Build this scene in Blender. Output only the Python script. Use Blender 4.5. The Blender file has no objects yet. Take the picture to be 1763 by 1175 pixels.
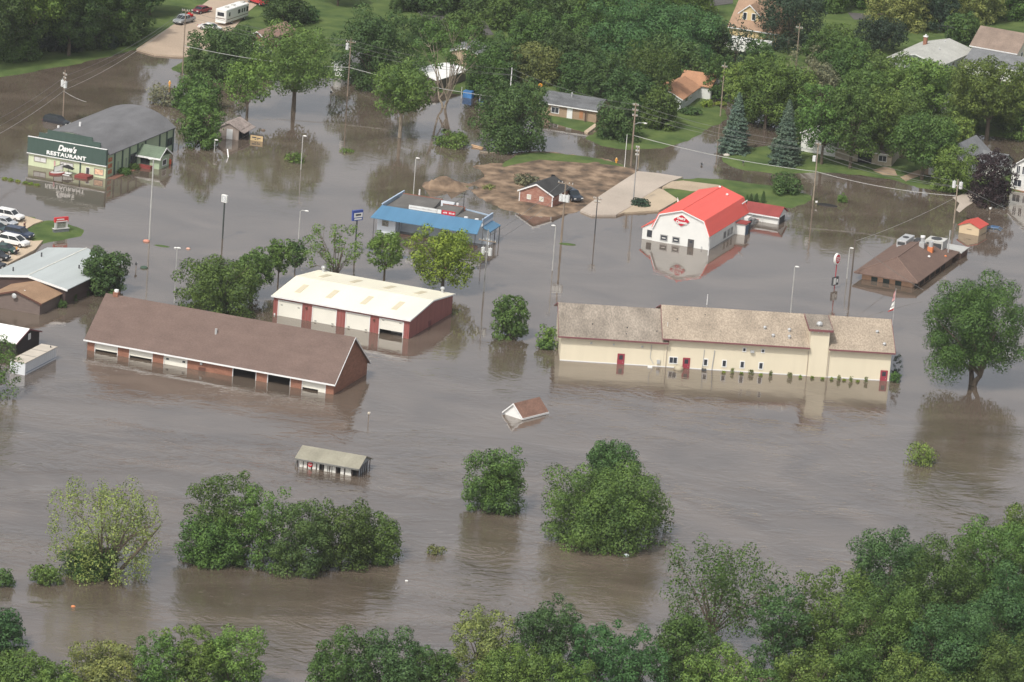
import bpy, math, random
import numpy as np
from mathutils import Vector, Matrix
C = bpy.context.scene.collection
R = math.radians
# ------------------------------------------------------------------ camera, world, sun, exposure
PITCH, ROLL, FPX, HC = R(15.9), R(4.35), 8000.0, 199.0
cd = np.array([0, math.cos(PITCH), -math.sin(PITCH)]); r0 = np.array([1., 0, 0]); u0 = np.array([0, math.sin(PITCH), math.cos(PITCH)])
CR = r0*math.cos(ROLL)+u0*math.sin(ROLL); CU = -r0*math.sin(ROLL)+u0*math.cos(ROLL); CP = np.array([0, 0, HC])
cam = bpy.data.cameras.new('camera'); camo = bpy.data.objects.new('camera', cam); C.objects.link(camo)
m = Matrix((tuple(CR), tuple(CU), tuple(-cd))).transposed().to_4x4(); m.translation = Vector(CP); camo.matrix_world = m
cam.sensor_width = 36; cam.lens = FPX/1763*36; cam.clip_start = 1; cam.clip_end = 30000
bpy.context.scene.camera = camo
SUN_EL, SUN_AZ = R(52), R(209)      # azimuth clockwise from +Y : the sun stands behind the camera's left shoulder
w = bpy.data.worlds.new('World'); bpy.context.scene.world = w; w.use_nodes = True
nt = w.node_tree; nt.nodes.clear()
sky = nt.nodes.new('ShaderNodeTexSky'); sky.sky_type = 'NISHITA'; sky.sun_disc = False
sky.sun_elevation = SUN_EL; sky.sun_rotation = SUN_AZ; sky.dust_density = 4.0; sky.air_density = 1.0
hs = nt.nodes.new('ShaderNodeHueSaturation'); hs.inputs['Saturation'].default_value = 0.30
bg = nt.nodes.new('ShaderNodeBackground'); bg.inputs['Strength'].default_value = 0.135
wo = nt.nodes.new('ShaderNodeOutputWorld')
nt.links.new(sky.outputs[0], hs.inputs['Color']); nt.links.new(hs.outputs[0], bg.inputs[0]); nt.links.new(bg.outputs[0], wo.inputs[0])
sl = bpy.data.lights.new('sun', 'SUN'); sl.energy = 2.3; sl.angle = R(3); sl.color = (1.0, 0.95, 0.87)
so = bpy.data.objects.new('sun', sl); C.objects.link(so)
sd_ = Vector((math.sin(SUN_AZ)*math.cos(SUN_EL), math.cos(SUN_AZ)*math.cos(SUN_EL), math.sin(SUN_EL)))
so.rotation_euler = sd_.to_track_quat('Z', 'Y').to_euler(); so.location = (0, 0, 400)
vs = bpy.context.scene.view_settings; vs.view_transform = 'Standard'; vs.look = 'None'; vs.exposure = 0.25; vs.gamma = 1
# ------------------------------------------------------------------ helpers
def G(x, y, z=0.0):
    v = cd+CR*(x-881.5)/FPX-CU*(y-587.5)/FPX
    return CP+v*(z-HC)/v[2]
def PX(X):
    X = np.asarray(X)-CP; return np.array((881.5+FPX*(X@CR)/(X@cd), 587.5-FPX*(X@CU)/(X@cd)))
def hgt(b, t, z0=0.0):
    B = G(b[0], b[1], z0); p0 = PX(B); s = PX(B+np.array([0, 0, 1.]))-p0; return float((np.array(t)-p0)@s/(s@s))
def pxm(y): return FPX/np.linalg.norm(G(881, y)-CP)
MATS = {}
def mat(name, col, rough=.8, var=.12, scale=.6, stretch=(1, 1, 1), bump=0., metal=0., spec=.3, fine=0., cols=None, bscale=None, trans=0.):
    if name in MATS: return MATS[name]
    m = bpy.data.materials.new(name); m.use_nodes = True; n = m.node_tree; p = n.nodes['Principled BSDF']; L = n.links
    p.inputs['Roughness'].default_value = rough; p.inputs['Metallic'].default_value = metal; p.inputs['Specular IOR Level'].default_value = spec
    tc = n.nodes.new('ShaderNodeTexCoord'); mp = n.nodes.new('ShaderNodeMapping'); mp.inputs['Scale'].default_value = stretch
    L.new(tc.outputs['Object'], mp.inputs[0])
    c0 = [c*(1-var) for c in col[:3]]+[1]; c1 = [min(1, c*(1+var)) for c in col[:3]]+[1]
    if cols: c0, c1 = list(cols[0])+[1], list(cols[1])+[1]
    nz = n.nodes.new('ShaderNodeTexNoise'); nz.inputs['Scale'].default_value = scale; nz.inputs['Detail'].default_value = 5; L.new(mp.outputs[0], nz.inputs[0])
    rp = n.nodes.new('ShaderNodeValToRGB'); rp.color_ramp.elements[0].position = .3; rp.color_ramp.elements[1].position = .7
    rp.color_ramp.elements[0].color = c0; rp.color_ramp.elements[1].color = c1; L.new(nz.outputs[0], rp.inputs[0])
    out = rp.outputs[0]
    if fine:
        n2 = n.nodes.new('ShaderNodeTexNoise'); n2.inputs['Scale'].default_value = 4.; n2.inputs['Detail'].default_value = 3; L.new(mp.outputs[0], n2.inputs[0])
        mr = n.nodes.new('ShaderNodeMapRange'); mr.inputs[1].default_value = .3; mr.inputs[2].default_value = .7; mr.inputs[3].default_value = 1-fine; mr.inputs[4].default_value = 1+fine
        L.new(n2.outputs[0], mr.inputs[0]); mx = n.nodes.new('ShaderNodeVectorMath'); mx.operation = 'SCALE'; L.new(out, mx.inputs[0]); L.new(mr.outputs[0], mx.inputs['Scale']); out = mx.outputs[0]
    L.new(out, p.inputs['Base Color'])
    if bump:
        b = n.nodes.new('ShaderNodeBump'); b.inputs['Strength'].default_value = bump; b.inputs['Distance'].default_value = .1
        n3 = n.nodes.new('ShaderNodeTexNoise'); n3.inputs['Scale'].default_value = bscale or scale*5; L.new(mp.outputs[0], n3.inputs[0]); L.new(n3.outputs[0], b.inputs['Height']); L.new(b.outputs[0], p.inputs['Normal'])
    MATS[name] = m; return m
def leafmat(name, col, var=.35):
    if name in MATS: return MATS[name]
    m = bpy.data.materials.new(name); m.use_nodes = True; n = m.node_tree; L = n.links; n.nodes.clear()
    g = n.nodes.new('ShaderNodeNewGeometry'); tc = n.nodes.new('ShaderNodeTexCoord'); nz = n.nodes.new('ShaderNodeTexNoise'); nz.inputs['Scale'].default_value = .35; nz.inputs['Detail'].default_value = 2
    L.new(tc.outputs['Object'], nz.inputs[0])
    a = n.nodes.new('ShaderNodeMath'); a.operation = 'MULTIPLY_ADD'; a.inputs[1].default_value = .5; L.new(g.outputs['Random Per Island'], a.inputs[0]); L.new(nz.outputs[0], a.inputs[2])
    rp = n.nodes.new('ShaderNodeValToRGB'); e = rp.color_ramp.elements; e[0].position = .4; e[1].position = 1.05
    e[0].color = (col[0]*(1-var), col[1]*(1-var*.8), col[2]*(1-var*.6), 1); e[1].color = (col[0]*(1+var*1.5), col[1]*(1+var*1.1), col[2]*(1+var*.5), 1)
    L.new(a.outputs[0], rp.inputs[0])
    d = n.nodes.new('ShaderNodeBsdfPrincipled'); d.inputs['Roughness'].default_value = .6; d.inputs['Specular IOR Level'].default_value = .25
    t = n.nodes.new('ShaderNodeBsdfTranslucent'); ms = n.nodes.new('ShaderNodeMixShader'); ms.inputs[0].default_value = .16; o = n.nodes.new('ShaderNodeOutputMaterial')
    oi = n.nodes.new('ShaderNodeObjectInfo'); hv = n.nodes.new('ShaderNodeHueSaturation')      # every tree its own shade of green
    m1 = n.nodes.new('ShaderNodeMapRange'); m1.inputs[3].default_value = .82; m1.inputs[4].default_value = 1.30; L.new(oi.outputs['Random'], m1.inputs[0]); L.new(m1.outputs[0], hv.inputs['Value'])
    m2 = n.nodes.new('ShaderNodeMath'); m2.operation = 'MULTIPLY_ADD'; m2.inputs[1].default_value = 7.31; m2.inputs[2].default_value = 0; L.new(oi.outputs['Random'], m2.inputs[0]); m4 = n.nodes.new('ShaderNodeMath'); m4.operation = 'FRACT'; L.new(m2.outputs[0], m4.inputs[0])
    m3 = n.nodes.new('ShaderNodeMapRange'); m3.inputs[3].default_value = .482; m3.inputs[4].default_value = .512; L.new(m4.outputs[0], m3.inputs[0]); L.new(m3.outputs[0], hv.inputs['Hue']); L.new(rp.outputs[0], hv.inputs['Color'])
    L.new(hv.outputs[0], d.inputs['Base Color']); L.new(hv.outputs[0], t.inputs['Color']); L.new(d.outputs[0], ms.inputs[1]); L.new(t.outputs[0], ms.inputs[2]); L.new(ms.outputs[0], o.inputs[0])
    MATS[name] = m; return m
def tag(o, label=None, cat=None, group=None, kind=None):
    if label: o['label'] = label
    if cat: o['category'] = cat
    if group: o['group'] = group
    if kind: o['kind'] = kind
    return o
def empty(name, label, cat, loc=(0, 0, 0), rz=0., group=None):
    o = bpy.data.objects.new(name, None); C.objects.link(o); o.location = [float(a) for a in loc]; o.rotation_euler = (0, 0, rz); o.empty_display_size = .3
    return tag(o, label, cat, group)
class MB:
    def __init__(s): s.v = []; s.f = []
    def add(s, v, f):
        k = len(s.v); s.v += [tuple(map(float, a)) for a in v]; s.f += [tuple(i+k for i in q) for q in f]; return s
    def box(s, x0, x1, y0, y1, z0, z1):
        return s.add([(x0, y0, z0), (x1, y0, z0), (x1, y1, z0), (x0, y1, z0), (x0, y0, z1), (x1, y0, z1), (x1, y1, z1), (x0, y1, z1)], [(0, 3, 2, 1), (4, 5, 6, 7), (0, 1, 5, 4), (1, 2, 6, 5), (2, 3, 7, 6), (3, 0, 4, 7)])
    def prism(s, poly, a, b, axis='y'):
        n = len(poly)
        P = lambda p, t: (p[0], t, p[1]) if axis == 'y' else ((t, p[0], p[1]) if axis == 'x' else (p[0], p[1], t))
        v = [P(p, a) for p in poly]+[P(p, b) for p in poly]
        return s.add(v, [tuple(range(n)), tuple(range(2*n-1, n-1, -1))]+[(i, i+n, (i+1) % n+n, (i+1) % n) for i in range(n)])
    def tube(s, pts, rad, n=8, cap=True):
        pts = [Vector(p) for p in pts]; rad = rad if isinstance(rad, (list, tuple)) else [rad]*len(pts); k = len(s.v); v = []; f = []
        for i, p in enumerate(pts):
            d = (pts[min(i+1, len(pts)-1)]-pts[max(i-1, 0)]).normalized(); a = d.orthogonal().normalized() if abs(d.z) < .99 else Vector((1, 0, 0)); a = (a-d*a.dot(d)).normalized(); b = d.cross(a)
            for j in range(n): t = 2*math.pi*j/n; v.append(p+(a*math.cos(t)+b*math.sin(t))*rad[i])
        for i in range(len(pts)-1):
            for j in range(n): f.append((i*n+j, i*n+(j+1) % n, (i+1)*n+(j+1) % n, (i+1)*n+j))
        if cap: f += [tuple(range(n-1, -1, -1)), tuple((len(pts)-1)*n+j for j in range(n))]
        return s.add(v, f)
    def ball(s, c, r, n=10, m=7, sc=(1, 1, 1)):
        v = [(c[0], c[1], c[2]+r*sc[2])]
        for i in range(1, m):
            t = math.pi*i/m
            for j in range(n): a = 2*math.pi*j/n; v.append((c[0]+r*sc[0]*math.sin(t)*math.cos(a), c[1]+r*sc[1]*math.sin(t)*math.sin(a), c[2]+r*sc[2]*math.cos(t)))
        v.append((c[0], c[1], c[2]-r*sc[2])); f = [(0, 1+j, 1+(j+1) % n) for j in range(n)]
        for i in range(m-2):
            for j in range(n): a = 1+i*n; f.append((a+j, a+n+j, a+n+(j+1) % n, a+(j+1) % n))
        a = 1+(m-2)*n; f += [(len(v)-1, a+(j+1) % n, a+j) for j in range(n)]
        return s.add(v, f)
    def wall(s, L, z0, z1, holes, t=.25, y=0., axis='y'):
        # front wall along x with real openings (x0,x1,z0,z1)
        xs = sorted({0., L, *[h[0] for h in holes], *[h[1] for h in holes]}); zs = sorted({z0, z1, *[h[2] for h in holes], *[h[3] for h in holes]})
        for i in range(len(xs)-1):
            run = None
            for k in range(len(zs)-1):
                cx, cz = (xs[i]+xs[i+1])/2, (zs[k]+zs[k+1])/2; inside = any(h[0] < cx < h[1] and h[2] < cz < h[3] for h in holes)
                if inside:
                    if run is not None: s.box(xs[i], xs[i+1], y, y+t, run, zs[k]); run = None
                elif run is None: run = zs[k]
            if run is not None: s.box(xs[i], xs[i+1], y, y+t, run, zs[-1])
        return s
    def build(s, name, m, parent=None, label=None, smooth=False, bevel=0):
        me = bpy.data.meshes.new(name); me.from_pydata(s.v, [], s.f); me.update(); me.materials.append(m)
        if smooth: me.polygons.foreach_set('use_smooth', [True]*len(me.polygons))
        o = bpy.data.objects.new(name, me); C.objects.link(o)
        if parent: o.parent = parent
        if label: o['label'] = label
        if bevel: b = o.modifiers.new('bevel', 'BEVEL'); b.width = bevel; b.segments = 2; b.limit_method = 'ANGLE'
        return o
def copy_tree(o, parent=None):
    c = o.copy(); C.objects.link(c); c.parent = parent
    for ch in list(o.children): copy_tree(ch, c)
    return c
def text(body, name, m, parent, x0, x1, z0, z1, y=-.06, depth=.03, shear=0., bold=0., rz=None, spacing=1.):
    cu = bpy.data.curves.new('t', 'FONT'); cu.body = body; cu.size = 1; cu.extrude = depth; cu.shear = shear; cu.offset = bold; cu.space_character = spacing; cu.resolution_u = 3
    to = bpy.data.objects.new('t', cu); C.objects.link(to); dg = bpy.context.evaluated_depsgraph_get(); dg.update()
    me = bpy.data.meshes.new_from_object(to.evaluated_get(dg)); bpy.data.objects.remove(to); me.name = name
    co = np.empty(len(me.vertices)*3); me.vertices.foreach_get('co', co); co = co.reshape(-1, 3); mn, mx = co.min(0), co.max(0)
    X = x0+(co[:, 0]-mn[0])/(mx[0]-mn[0])*(x1-x0); Z = z0+(co[:, 1]-mn[1])/(mx[1]-mn[1])*(z1-z0); Y = y-co[:, 2]
    me.vertices.foreach_set('co', np.stack([X, Y, Z], 1).ravel()); me.update(); me.materials.clear(); me.materials.append(m)
    o = bpy.data.objects.new(name, me); C.objects.link(o); o.parent = parent
    return o
# ------------------------------------------------------------------ materials
brick = mat('brick', (.27, .128, .085), .9, .16, .9, (1, 1, 3.2), .15, fine=.22)
brick_old = mat('weathered_brick', (.30, .13, .09), .9, .2, 1.2, (1, 1, 4), .15, fine=.25, cols=((.27, .105, .07), (.40, .24, .19)))
roof_brown = mat('brown_shingle', (.150, .106, .090), .95, .10, .35, (1, 2.5, 1), .2, fine=.16)
roof_tan = mat('tan_shingle', (.345, .285, .220), .95, .15, .35, (1.2, .5, 1), .25, fine=.28)
roof_dirty = mat('stained_shingle', (.27, .232, .19), .95, .26, .35, (1.2, .35, 1), .25, fine=.28)
white = mat('white_paint', (.69, .69, .66), .6, .04, .5); trim = mat('white_trim', (.75, .75, .74), .5, .03)
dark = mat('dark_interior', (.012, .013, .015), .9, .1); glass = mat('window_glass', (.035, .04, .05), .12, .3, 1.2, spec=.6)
cream = mat('cream_metal_siding', (.70, .63, .48), .55, .03, .25, (3, 3, .3)); maroon = mat('red_trim', (.19, .075, .08), .6, .12)
red_metal = mat('red_metal_siding', (.275, .10, .088), .55, .16, .5, (4, 4, .3)); cream_roof = mat('cream_metal_roof', (.80, .76, .62), .5, .07, .12, (1.5, .5, 1), fine=.03)
wood_pole = mat('weathered_pole_wood', (.24, .19, .145), .9, .25, 1.5, (3, 3, .4)); steel = mat('galvanised_steel', (.50, .51, .51), .45, .08, 2, metal=.25)
bark = mat('bark', (.12, .095, .07), .95, .3, 1.5, (3, 3, .6), .3); barkpale = mat('pale_bark', (.30, .25, .19), .95, .25, 1.5, (3, 3, .6))
black = mat('black_rubber', (.018, .018, .018), .8, .1); grey_dark = mat('dark_grey', (.06, .062, .065), .7, .15)
# ------------------------------------------------------------------ water, ground, roads
def water_material():
    m = bpy.data.materials.new('flood_water'); m.use_nodes = True; n = m.node_tree; L = n.links; p = n.nodes['Principled BSDF']
    tc = n.nodes.new('ShaderNodeTexCoord'); sep = n.nodes.new('ShaderNodeSeparateXYZ'); L.new(tc.outputs['Object'], sep.inputs[0])
    def noise(scale, sx, sy, detail=3, rot=0., dist=0.):
        mp = n.nodes.new('ShaderNodeMapping'); mp.inputs['Scale'].default_value = (sx, sy, 1); mp.inputs['Rotation'].default_value = (0, 0, rot); L.new(tc.outputs['Object'], mp.inputs[0])
        z = n.nodes.new('ShaderNodeTexNoise'); z.inputs['Scale'].default_value = scale; z.inputs['Detail'].default_value = detail; z.inputs['Distortion'].default_value = dist; L.new(mp.outputs[0], z.inputs[0]); return z.outputs[0]
    def math_(op, a, b, c=None):
        k = n.nodes.new('ShaderNodeMath'); k.operation = op
        for i, q in enumerate((a, b, c)):
            if q is None: continue
            if isinstance(q, (int, float)): k.inputs[i].default_value = q
            else: L.new(q, k.inputs[i])
        return k.outputs[0]
    def mr(v, a, b, c, d):
        k = n.nodes.new('ShaderNodeMapRange'); L.new(v, k.inputs[0])
        for i, q in enumerate((a, b, c, d)): k.inputs[i+1].default_value = q
        return k.outputs[0]
    river = mr(sep.outputs[1], 600, 700, 1, 0)            # the running river in front of the town is rougher than the backwater
    big = noise(.022, 1, 1.3, 5, .5, 2.5); patch = mr(big, .42, .60, .22, 1)
    # colour: silt brown, slowly varying
    cr = n.nodes.new('ShaderNodeValToRGB'); cr.color_ramp.elements[0].color = (.092, .071, .054, 1); cr.color_ramp.elements[1].color = (.142, .112, .087, 1)
    cr.color_ramp.elements[0].position = .35; cr.color_ramp.elements[1].position = .65
    L.new(noise(.03, 1, 1.5, 6, .4, 2.5), cr.inputs[0]); L.new(cr.outputs[0], p.inputs['Base Color'])
    fo = mr(math_('MULTIPLY', math_('MULTIPLY', mr(noise(.9, .5, 2.2, 6, .35, 1.5), .60, .70, 0, 1), mr(noise(.035, 1, 1.2, 3, .2, 2.), .56, .64, 0, 1)), river), .0, 1., 0, .18)
    mx = n.nodes.new('ShaderNodeMix'); mx.data_type = 'RGBA'; mx.inputs[7].default_value = (.55, .50, .45, 1); L.new(fo, mx.inputs[0]); L.new(cr.outputs[0], mx.inputs[6]); L.new(mx.outputs[2], p.inputs['Base Color'])
    p.inputs['IOR'].default_value = 2.3; p.inputs['Specular IOR Level'].default_value = .5
    L.new(math_('MULTIPLY_ADD', river, .07, .012), p.inputs['Roughness'])
    rip = noise(1.1, .75, 1.3, 3, .2, .9); swell = noise(.26, .8, 1.2, 3, .35, 2.2); fine = noise(4., 1, 1, 2)
    a1 = math_('MULTIPLY', rip, math_('MULTIPLY', patch, math_('MULTIPLY_ADD', river, .036, .0055)))
    a2 = math_('MULTIPLY', swell, math_('MULTIPLY', patch, math_('MULTIPLY_ADD', river, .19, .02)))
    a3 = math_('MULTIPLY', fine, math_('MULTIPLY_ADD', river, .006, .0006))
    h = math_('ADD', math_('ADD', a1, a2), a3)
    b = n.nodes.new('ShaderNodeBump'); b.inputs['Strength'].default_value = 1; b.inputs['Distance'].default_value = 1; L.new(h, b.inputs['Height']); L.new(b.outputs[0], p.inputs['Normal'])
    return m
tag(MB().add([(-5000, 100, 0), (5000, 100, 0), (5000, 9000, 0), (-5000, 9000, 0)], [(0, 1, 2, 3)]).build('water', water_material()), kind='structure')
LAND = [  # kind, pixel outline
 ('g', [(-500, 170), (-60, 138), (0, 133), (60, 124), (130, 111), (190, 98), (235, 84), (262, 70), (262, 92), (316, 97), (322, 112), (345, 128), (400, 110), (445, 105), (470, 140), (560, 135), (640, 138), (700, 150), (760, 160), (840, 168), (900, 178), (935, 200), (948, 214), (985, 224), (1012, 229), (1030, 213), (1045, 200), (1100, 205), (1135, 212), (1165, 200), (1200, 188), (1225, 178), (1225, 150), (1265, 140), (1300, 150), (1340, 175), (1400, 185), (1460, 190), (1540, 200), (1600, 205), (1640, 218), (1700, 236), (1763, 240), (1900, 250), (1900, -500), (900, -600), (-600, -500)]),
 ('g', [(1006, 238), (1030, 226), (1080, 212), (1140, 200), (1200, 184), (1236, 182), (1252, 192), (1250, 205), (1215, 228), (1180, 245), (1140, 257), (1080, 258), (1040, 252)]),
 ('g', [(1238, 270), (1262, 258), (1330, 250), (1400, 255), (1470, 262), (1560, 275), (1640, 290), (1700, 300), (1763, 296), (1900, 310), (1900, 350), (1763, 332), (1700, 330), (1640, 333), (1590, 325), (1545, 312), (1480, 301), (1400, 298), (1330, 300), (1275, 292), (1242, 280)]),
 ('g', [(1142, 322), (1165, 309), (1200, 306), (1250, 309), (1300, 315), (1360, 326), (1396, 336), (1402, 344), (1360, 359), (1290, 352), (1180, 362), (1150, 345)]),
 ('d', [(826, 334), (834, 322), (812, 318), (838, 305), (868, 276), (900, 262), (960, 264), (1010, 268), (1065, 280), (1096, 292), (1090, 300), (1050, 330), (1025, 345), (1000, 362), (975, 368), (950, 373), (900, 370), (860, 358), (834, 345)]),
 ('d', [(824, 288), (850, 280), (875, 284), (880, 300), (850, 300)]),
 ('g', [(30, 405), (60, 385), (78, 380), (100, 382), (130, 390), (151, 398), (140, 407), (118, 412), (70, 420), (40, 430)]),
 ('g', [(-300, 540), (-200, 380), (0, 362), (60, 376), (70, 400), (20, 440), (0, 470)]),
 ('g', [(290, 117), (318, 108), (345, 112), (370, 125), (340, 133), (300, 124)]),
]
GRASSBAND = [(868, 276), (900, 262), (960, 264), (1010, 268), (1065, 280), (1080, 290), (1000, 283), (930, 278), (860, 290)]
def poly_sd(px, py, poly):
    d = np.full(px.shape, 1e9); ins = np.zeros(px.shape, bool); n = len(poly)
    for i in range(n):
        ax, ay = poly[i]; bx, by = poly[(i+1) % n]; ex, ey = bx-ax, by-ay; t = np.clip(((px-ax)*ex+(py-ay)*ey)/(ex*ex+ey*ey+1e-9), 0, 1)
        d = np.minimum(d, np.hypot(px-ax-t*ex, py-ay-t*ey)); c = ((ay > py) != (by > py)); ins ^= c & (px < ex*(py-ay)/(ey if abs(ey) > 1e-9 else 1e-9)+ax)
    return np.where(ins, d, -d)
def make_ground():
    xs = np.concatenate([np.linspace(-5000, -330, 12), np.arange(-300, 301, 1.25), np.linspace(330, 5000, 12)])
    ys = np.concatenate([np.linspace(100, 680, 8), np.arange(700, 1180, 1.4), np.arange(1185, 1500, 9), np.linspace(1550, 9000, 20)])
    X, Y = np.meshgrid(xs, ys); x, y = X.ravel(), Y.ravel()
    nz = .55*np.sin(x*.55+1.3*np.sin(y*.21))+.5*np.sin(y*.33+x*.18)+.3*np.sin(x*1.5+y*.7)+.25*np.sin(y*1.1-x*.9)
    sd = np.full(x.shape, -1e9); dirt = np.full(x.shape, -1e9)
    for k, poly in LAND:
        wp = [G(a, b)[:2] for a, b in poly]; s = poly_sd(x, y, wp); sd = np.maximum(sd, s)
        if k == 'd': dirt = np.maximum(dirt, s)
    gb = poly_sd(x, y, [G(a, b)[:2] for a, b in GRASSBAND]); dirt = np.where(gb > .5*nz, -9, dirt)
    s2 = sd+nz*.55; z = np.where(s2 > 0, np.minimum(.24, s2*.13), np.maximum(-1.6, s2*.25))
    z += np.where(s2 > 1, .035*nz, 0)
    dn = np.clip((dirt+2.2+nz*.4)/1.5, 0, 1); z += dn*(.10+.03*np.sin(x*.9+2*np.sin(y*.5))*np.sin(y*.6+1.1)+.03*nz)
    for (a, b), rx, ry, hh in [((760, 319), 3.4, 4.2, 1.5), ((744, 322), 2.0, 3.2, .7), ((778, 324), 2.2, 3, .6), ((815, 300), 1.2, 2.0, .0)]:   # sand pile
        c = G(a, b); q = np.exp(-(((x-c[0])/rx)**2+((y-c[1])/ry)**2)*1.3); z += q*(hh+1.6*(hh > 0))*(z < .1); dn = np.maximum(dn, (q > .12)*1.)
    far = y > 1180; z = np.where(far, .25, z)
    nx, ny = len(xs), len(ys); idx = np.arange(nx*ny).reshape(ny, nx)
    f = np.stack([idx[:-1, :-1], idx[:-1, 1:], idx[1:, 1:], idx[1:, :-1]], -1).reshape(-1, 4)
    me = bpy.data.meshes.new('ground'); me.from_pydata(np.stack([x, y, z], 1).tolist(), [], f.tolist())
    at = me.attributes.new('dirt', 'FLOAT', 'POINT'); at.data.foreach_set('value', dn.astype(np.float32)); me.polygons.foreach_set('use_smooth', [True]*len(me.polygons))
    m = bpy.data.materials.new('ground'); m.use_nodes = True; n = m.node_tree; L = n.links; p = n.nodes['Principled BSDF']; p.inputs['Roughness'].default_value = .95; p.inputs['Specular IOR Level'].default_value = .15
    tc = n.nodes.new('ShaderNodeTexCoord')
    def ramp(scale, c, det=5, pos=(.35, .65), st=(1, 1, 1)):
        mp = n.nodes.new('ShaderNodeMapping'); mp.inputs['Scale'].default_value = st; L.new(tc.outputs['Object'], mp.inputs[0])
        z = n.nodes.new('ShaderNodeTexNoise'); z.inputs['Scale'].default_value = scale; z.inputs['Detail'].default_value = det; L.new(mp.outputs[0], z.inputs[0]); r = n.nodes.new('ShaderNodeValToRGB')
        r.color_ramp.elements[0].position, r.color_ramp.elements[-1].position = pos
        for e, q in zip(r.color_ramp.elements, (c[0], c[-1])): e.color = (*q, 1)
        if len(c) == 3: e = r.color_ramp.elements.new(sum(pos)/2); e.color = (*c[1], 1)
        L.new(z.outputs[0], r.inputs[0]); return r.outputs[0]
    g = ramp(.22, [(.055, .092, .028), (.118, .162, .048)], 9, (.33, .70)); dd = ramp(.42, [(.085, .065, .050), (.19, .135, .092), (.31, .225, .155)], 9, (.34, .66), (1, .8, 1))
    a = n.nodes.new('ShaderNodeAttribute'); a.attribute_name = 'dirt'
    mx = n.nodes.new('ShaderNodeMix'); mx.data_type = 'RGBA'; rr = n.nodes.new('ShaderNodeMapRange'); rr.inputs[1].default_value = .1; rr.inputs[2].default_value = .4; L.new(a.outputs['Fac'], rr.inputs[0])
    L.new(rr.outputs[0], mx.inputs[0]); L.new(g, mx.inputs[6]); L.new(dd, mx.inputs[7]); L.new(mx.outputs[2], p.inputs['Base Color'])
    b = n.nodes.new('ShaderNodeBump'); b.inputs['Distance'].default_value = .25; b.inputs['Strength'].default_value = .6; z = n.nodes.new('ShaderNodeTexNoise'); z.inputs['Scale'].default_value = 1.3; z.inputs['Detail'].default_value = 5; L.new(tc.outputs['Object'], z.inputs[0]); L.new(z.outputs[0], b.inputs['Height']); L.new(b.outputs[0], p.inputs['Normal'])
    me.materials.append(m); o = bpy.data.objects.new('ground', me); C.objects.link(o); tag(o, kind='structure')
make_ground()
gravel = mat('sandy_gravel', (.42, .33, .25), .95, .10, .12, bump=.2, fine=.10); concrete = mat('pale_concrete', (.43, .37, .31), .9, .13, .10, fine=.08)
asph = mat('asphalt', (.10, .095, .09), .9, .15, .2, fine=.1); lotm = mat('lot_concrete', (.50, .40, .29), .9, .08, .15, fine=.06)
def slab(name, pts, m, z=.34, sub=1):
    P = [G(a, b, z) for a, b in pts]; o = MB().prism([(q[0], q[1]) for q in P], z, -.6, 'z').build(name, m); tag(o, kind='structure'); return o
slab('road', [(235, 84.5), (262, 66), (300, 42), (330, 22), (368, -6), (420, -60), (520, -60), (460, -6), (425, 22), (398, 55), (360, 80), (330, 97), (300, 96), (266, 93)], gravel)
slab('gravel_ramp', [(1098, 295), (1130, 298), (1176, 305), (1156, 312), (1133, 324), (1100, 345), (1082, 358), (1061, 370), (1019, 370), (999, 362), (1033, 337), (1068, 314)], concrete)
slab('driveway', [(1082, 358.5), (1100, 345.5), (1133, 324.5), (1141, 326), (1168, 344), (1135, 362.5), (1075, 366), (1063, 370)], mat('tan_concrete', (.46, .375, .27), .9, .14, .12, fine=.08), .30)
slab('dirt_track', [(1140, 322), (1157, 312.5), (1176, 311), (1240, 319), (1240, 330), (1190, 329)], mat('track_sand', (.40, .32, .23), .95, .15, .2, fine=.12), .30)
slab('parking_lot', [(-160, 560), (-190, 420), (-150, 350), (0, 359), (40, 371), (74, 380.5), (58, 386), (42, 396), (40, 408), (56, 415), (74, 414), (60, 430), (0, 462), (-40, 500)], lotm, .32)
slab('asphalt_road', [(712, 14), (745, 8), (830, 30), (850, 60), (800, 62), (740, 40)], asph)
slab('path', [(1012, 229), (1006, 226), (1024, 213), (1030, 215)], lotm, .30)
slab('gravel_patch', [(1500, 293), (1525, 287), (1540, 291), (1545, 303), (1520, 301)], mat('bare_soil', (.34, .25, .17), .95, .2, .5), .26)
slab('driveway', [(1598, 286), (1625, 282), (1620, 305), (1590, 300), (1560, 312), (1550, 305)], mat('bare_soil', (.34, .25, .17)), .27)
slab('street', [(1640, 340), (1672, 330), (1690, 331), (1684, 344), (1664, 356), (1652, 366), (1646, 362), (1652, 350)], concrete, .04)
slab('field_road', [(1210, 2), (1262, -4), (1262, 6), (1215, 12)], asph)
slab('path', [(1460, 22), (1498, 24), (1500, 34), (1470, 34)], asph, .28)
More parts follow.
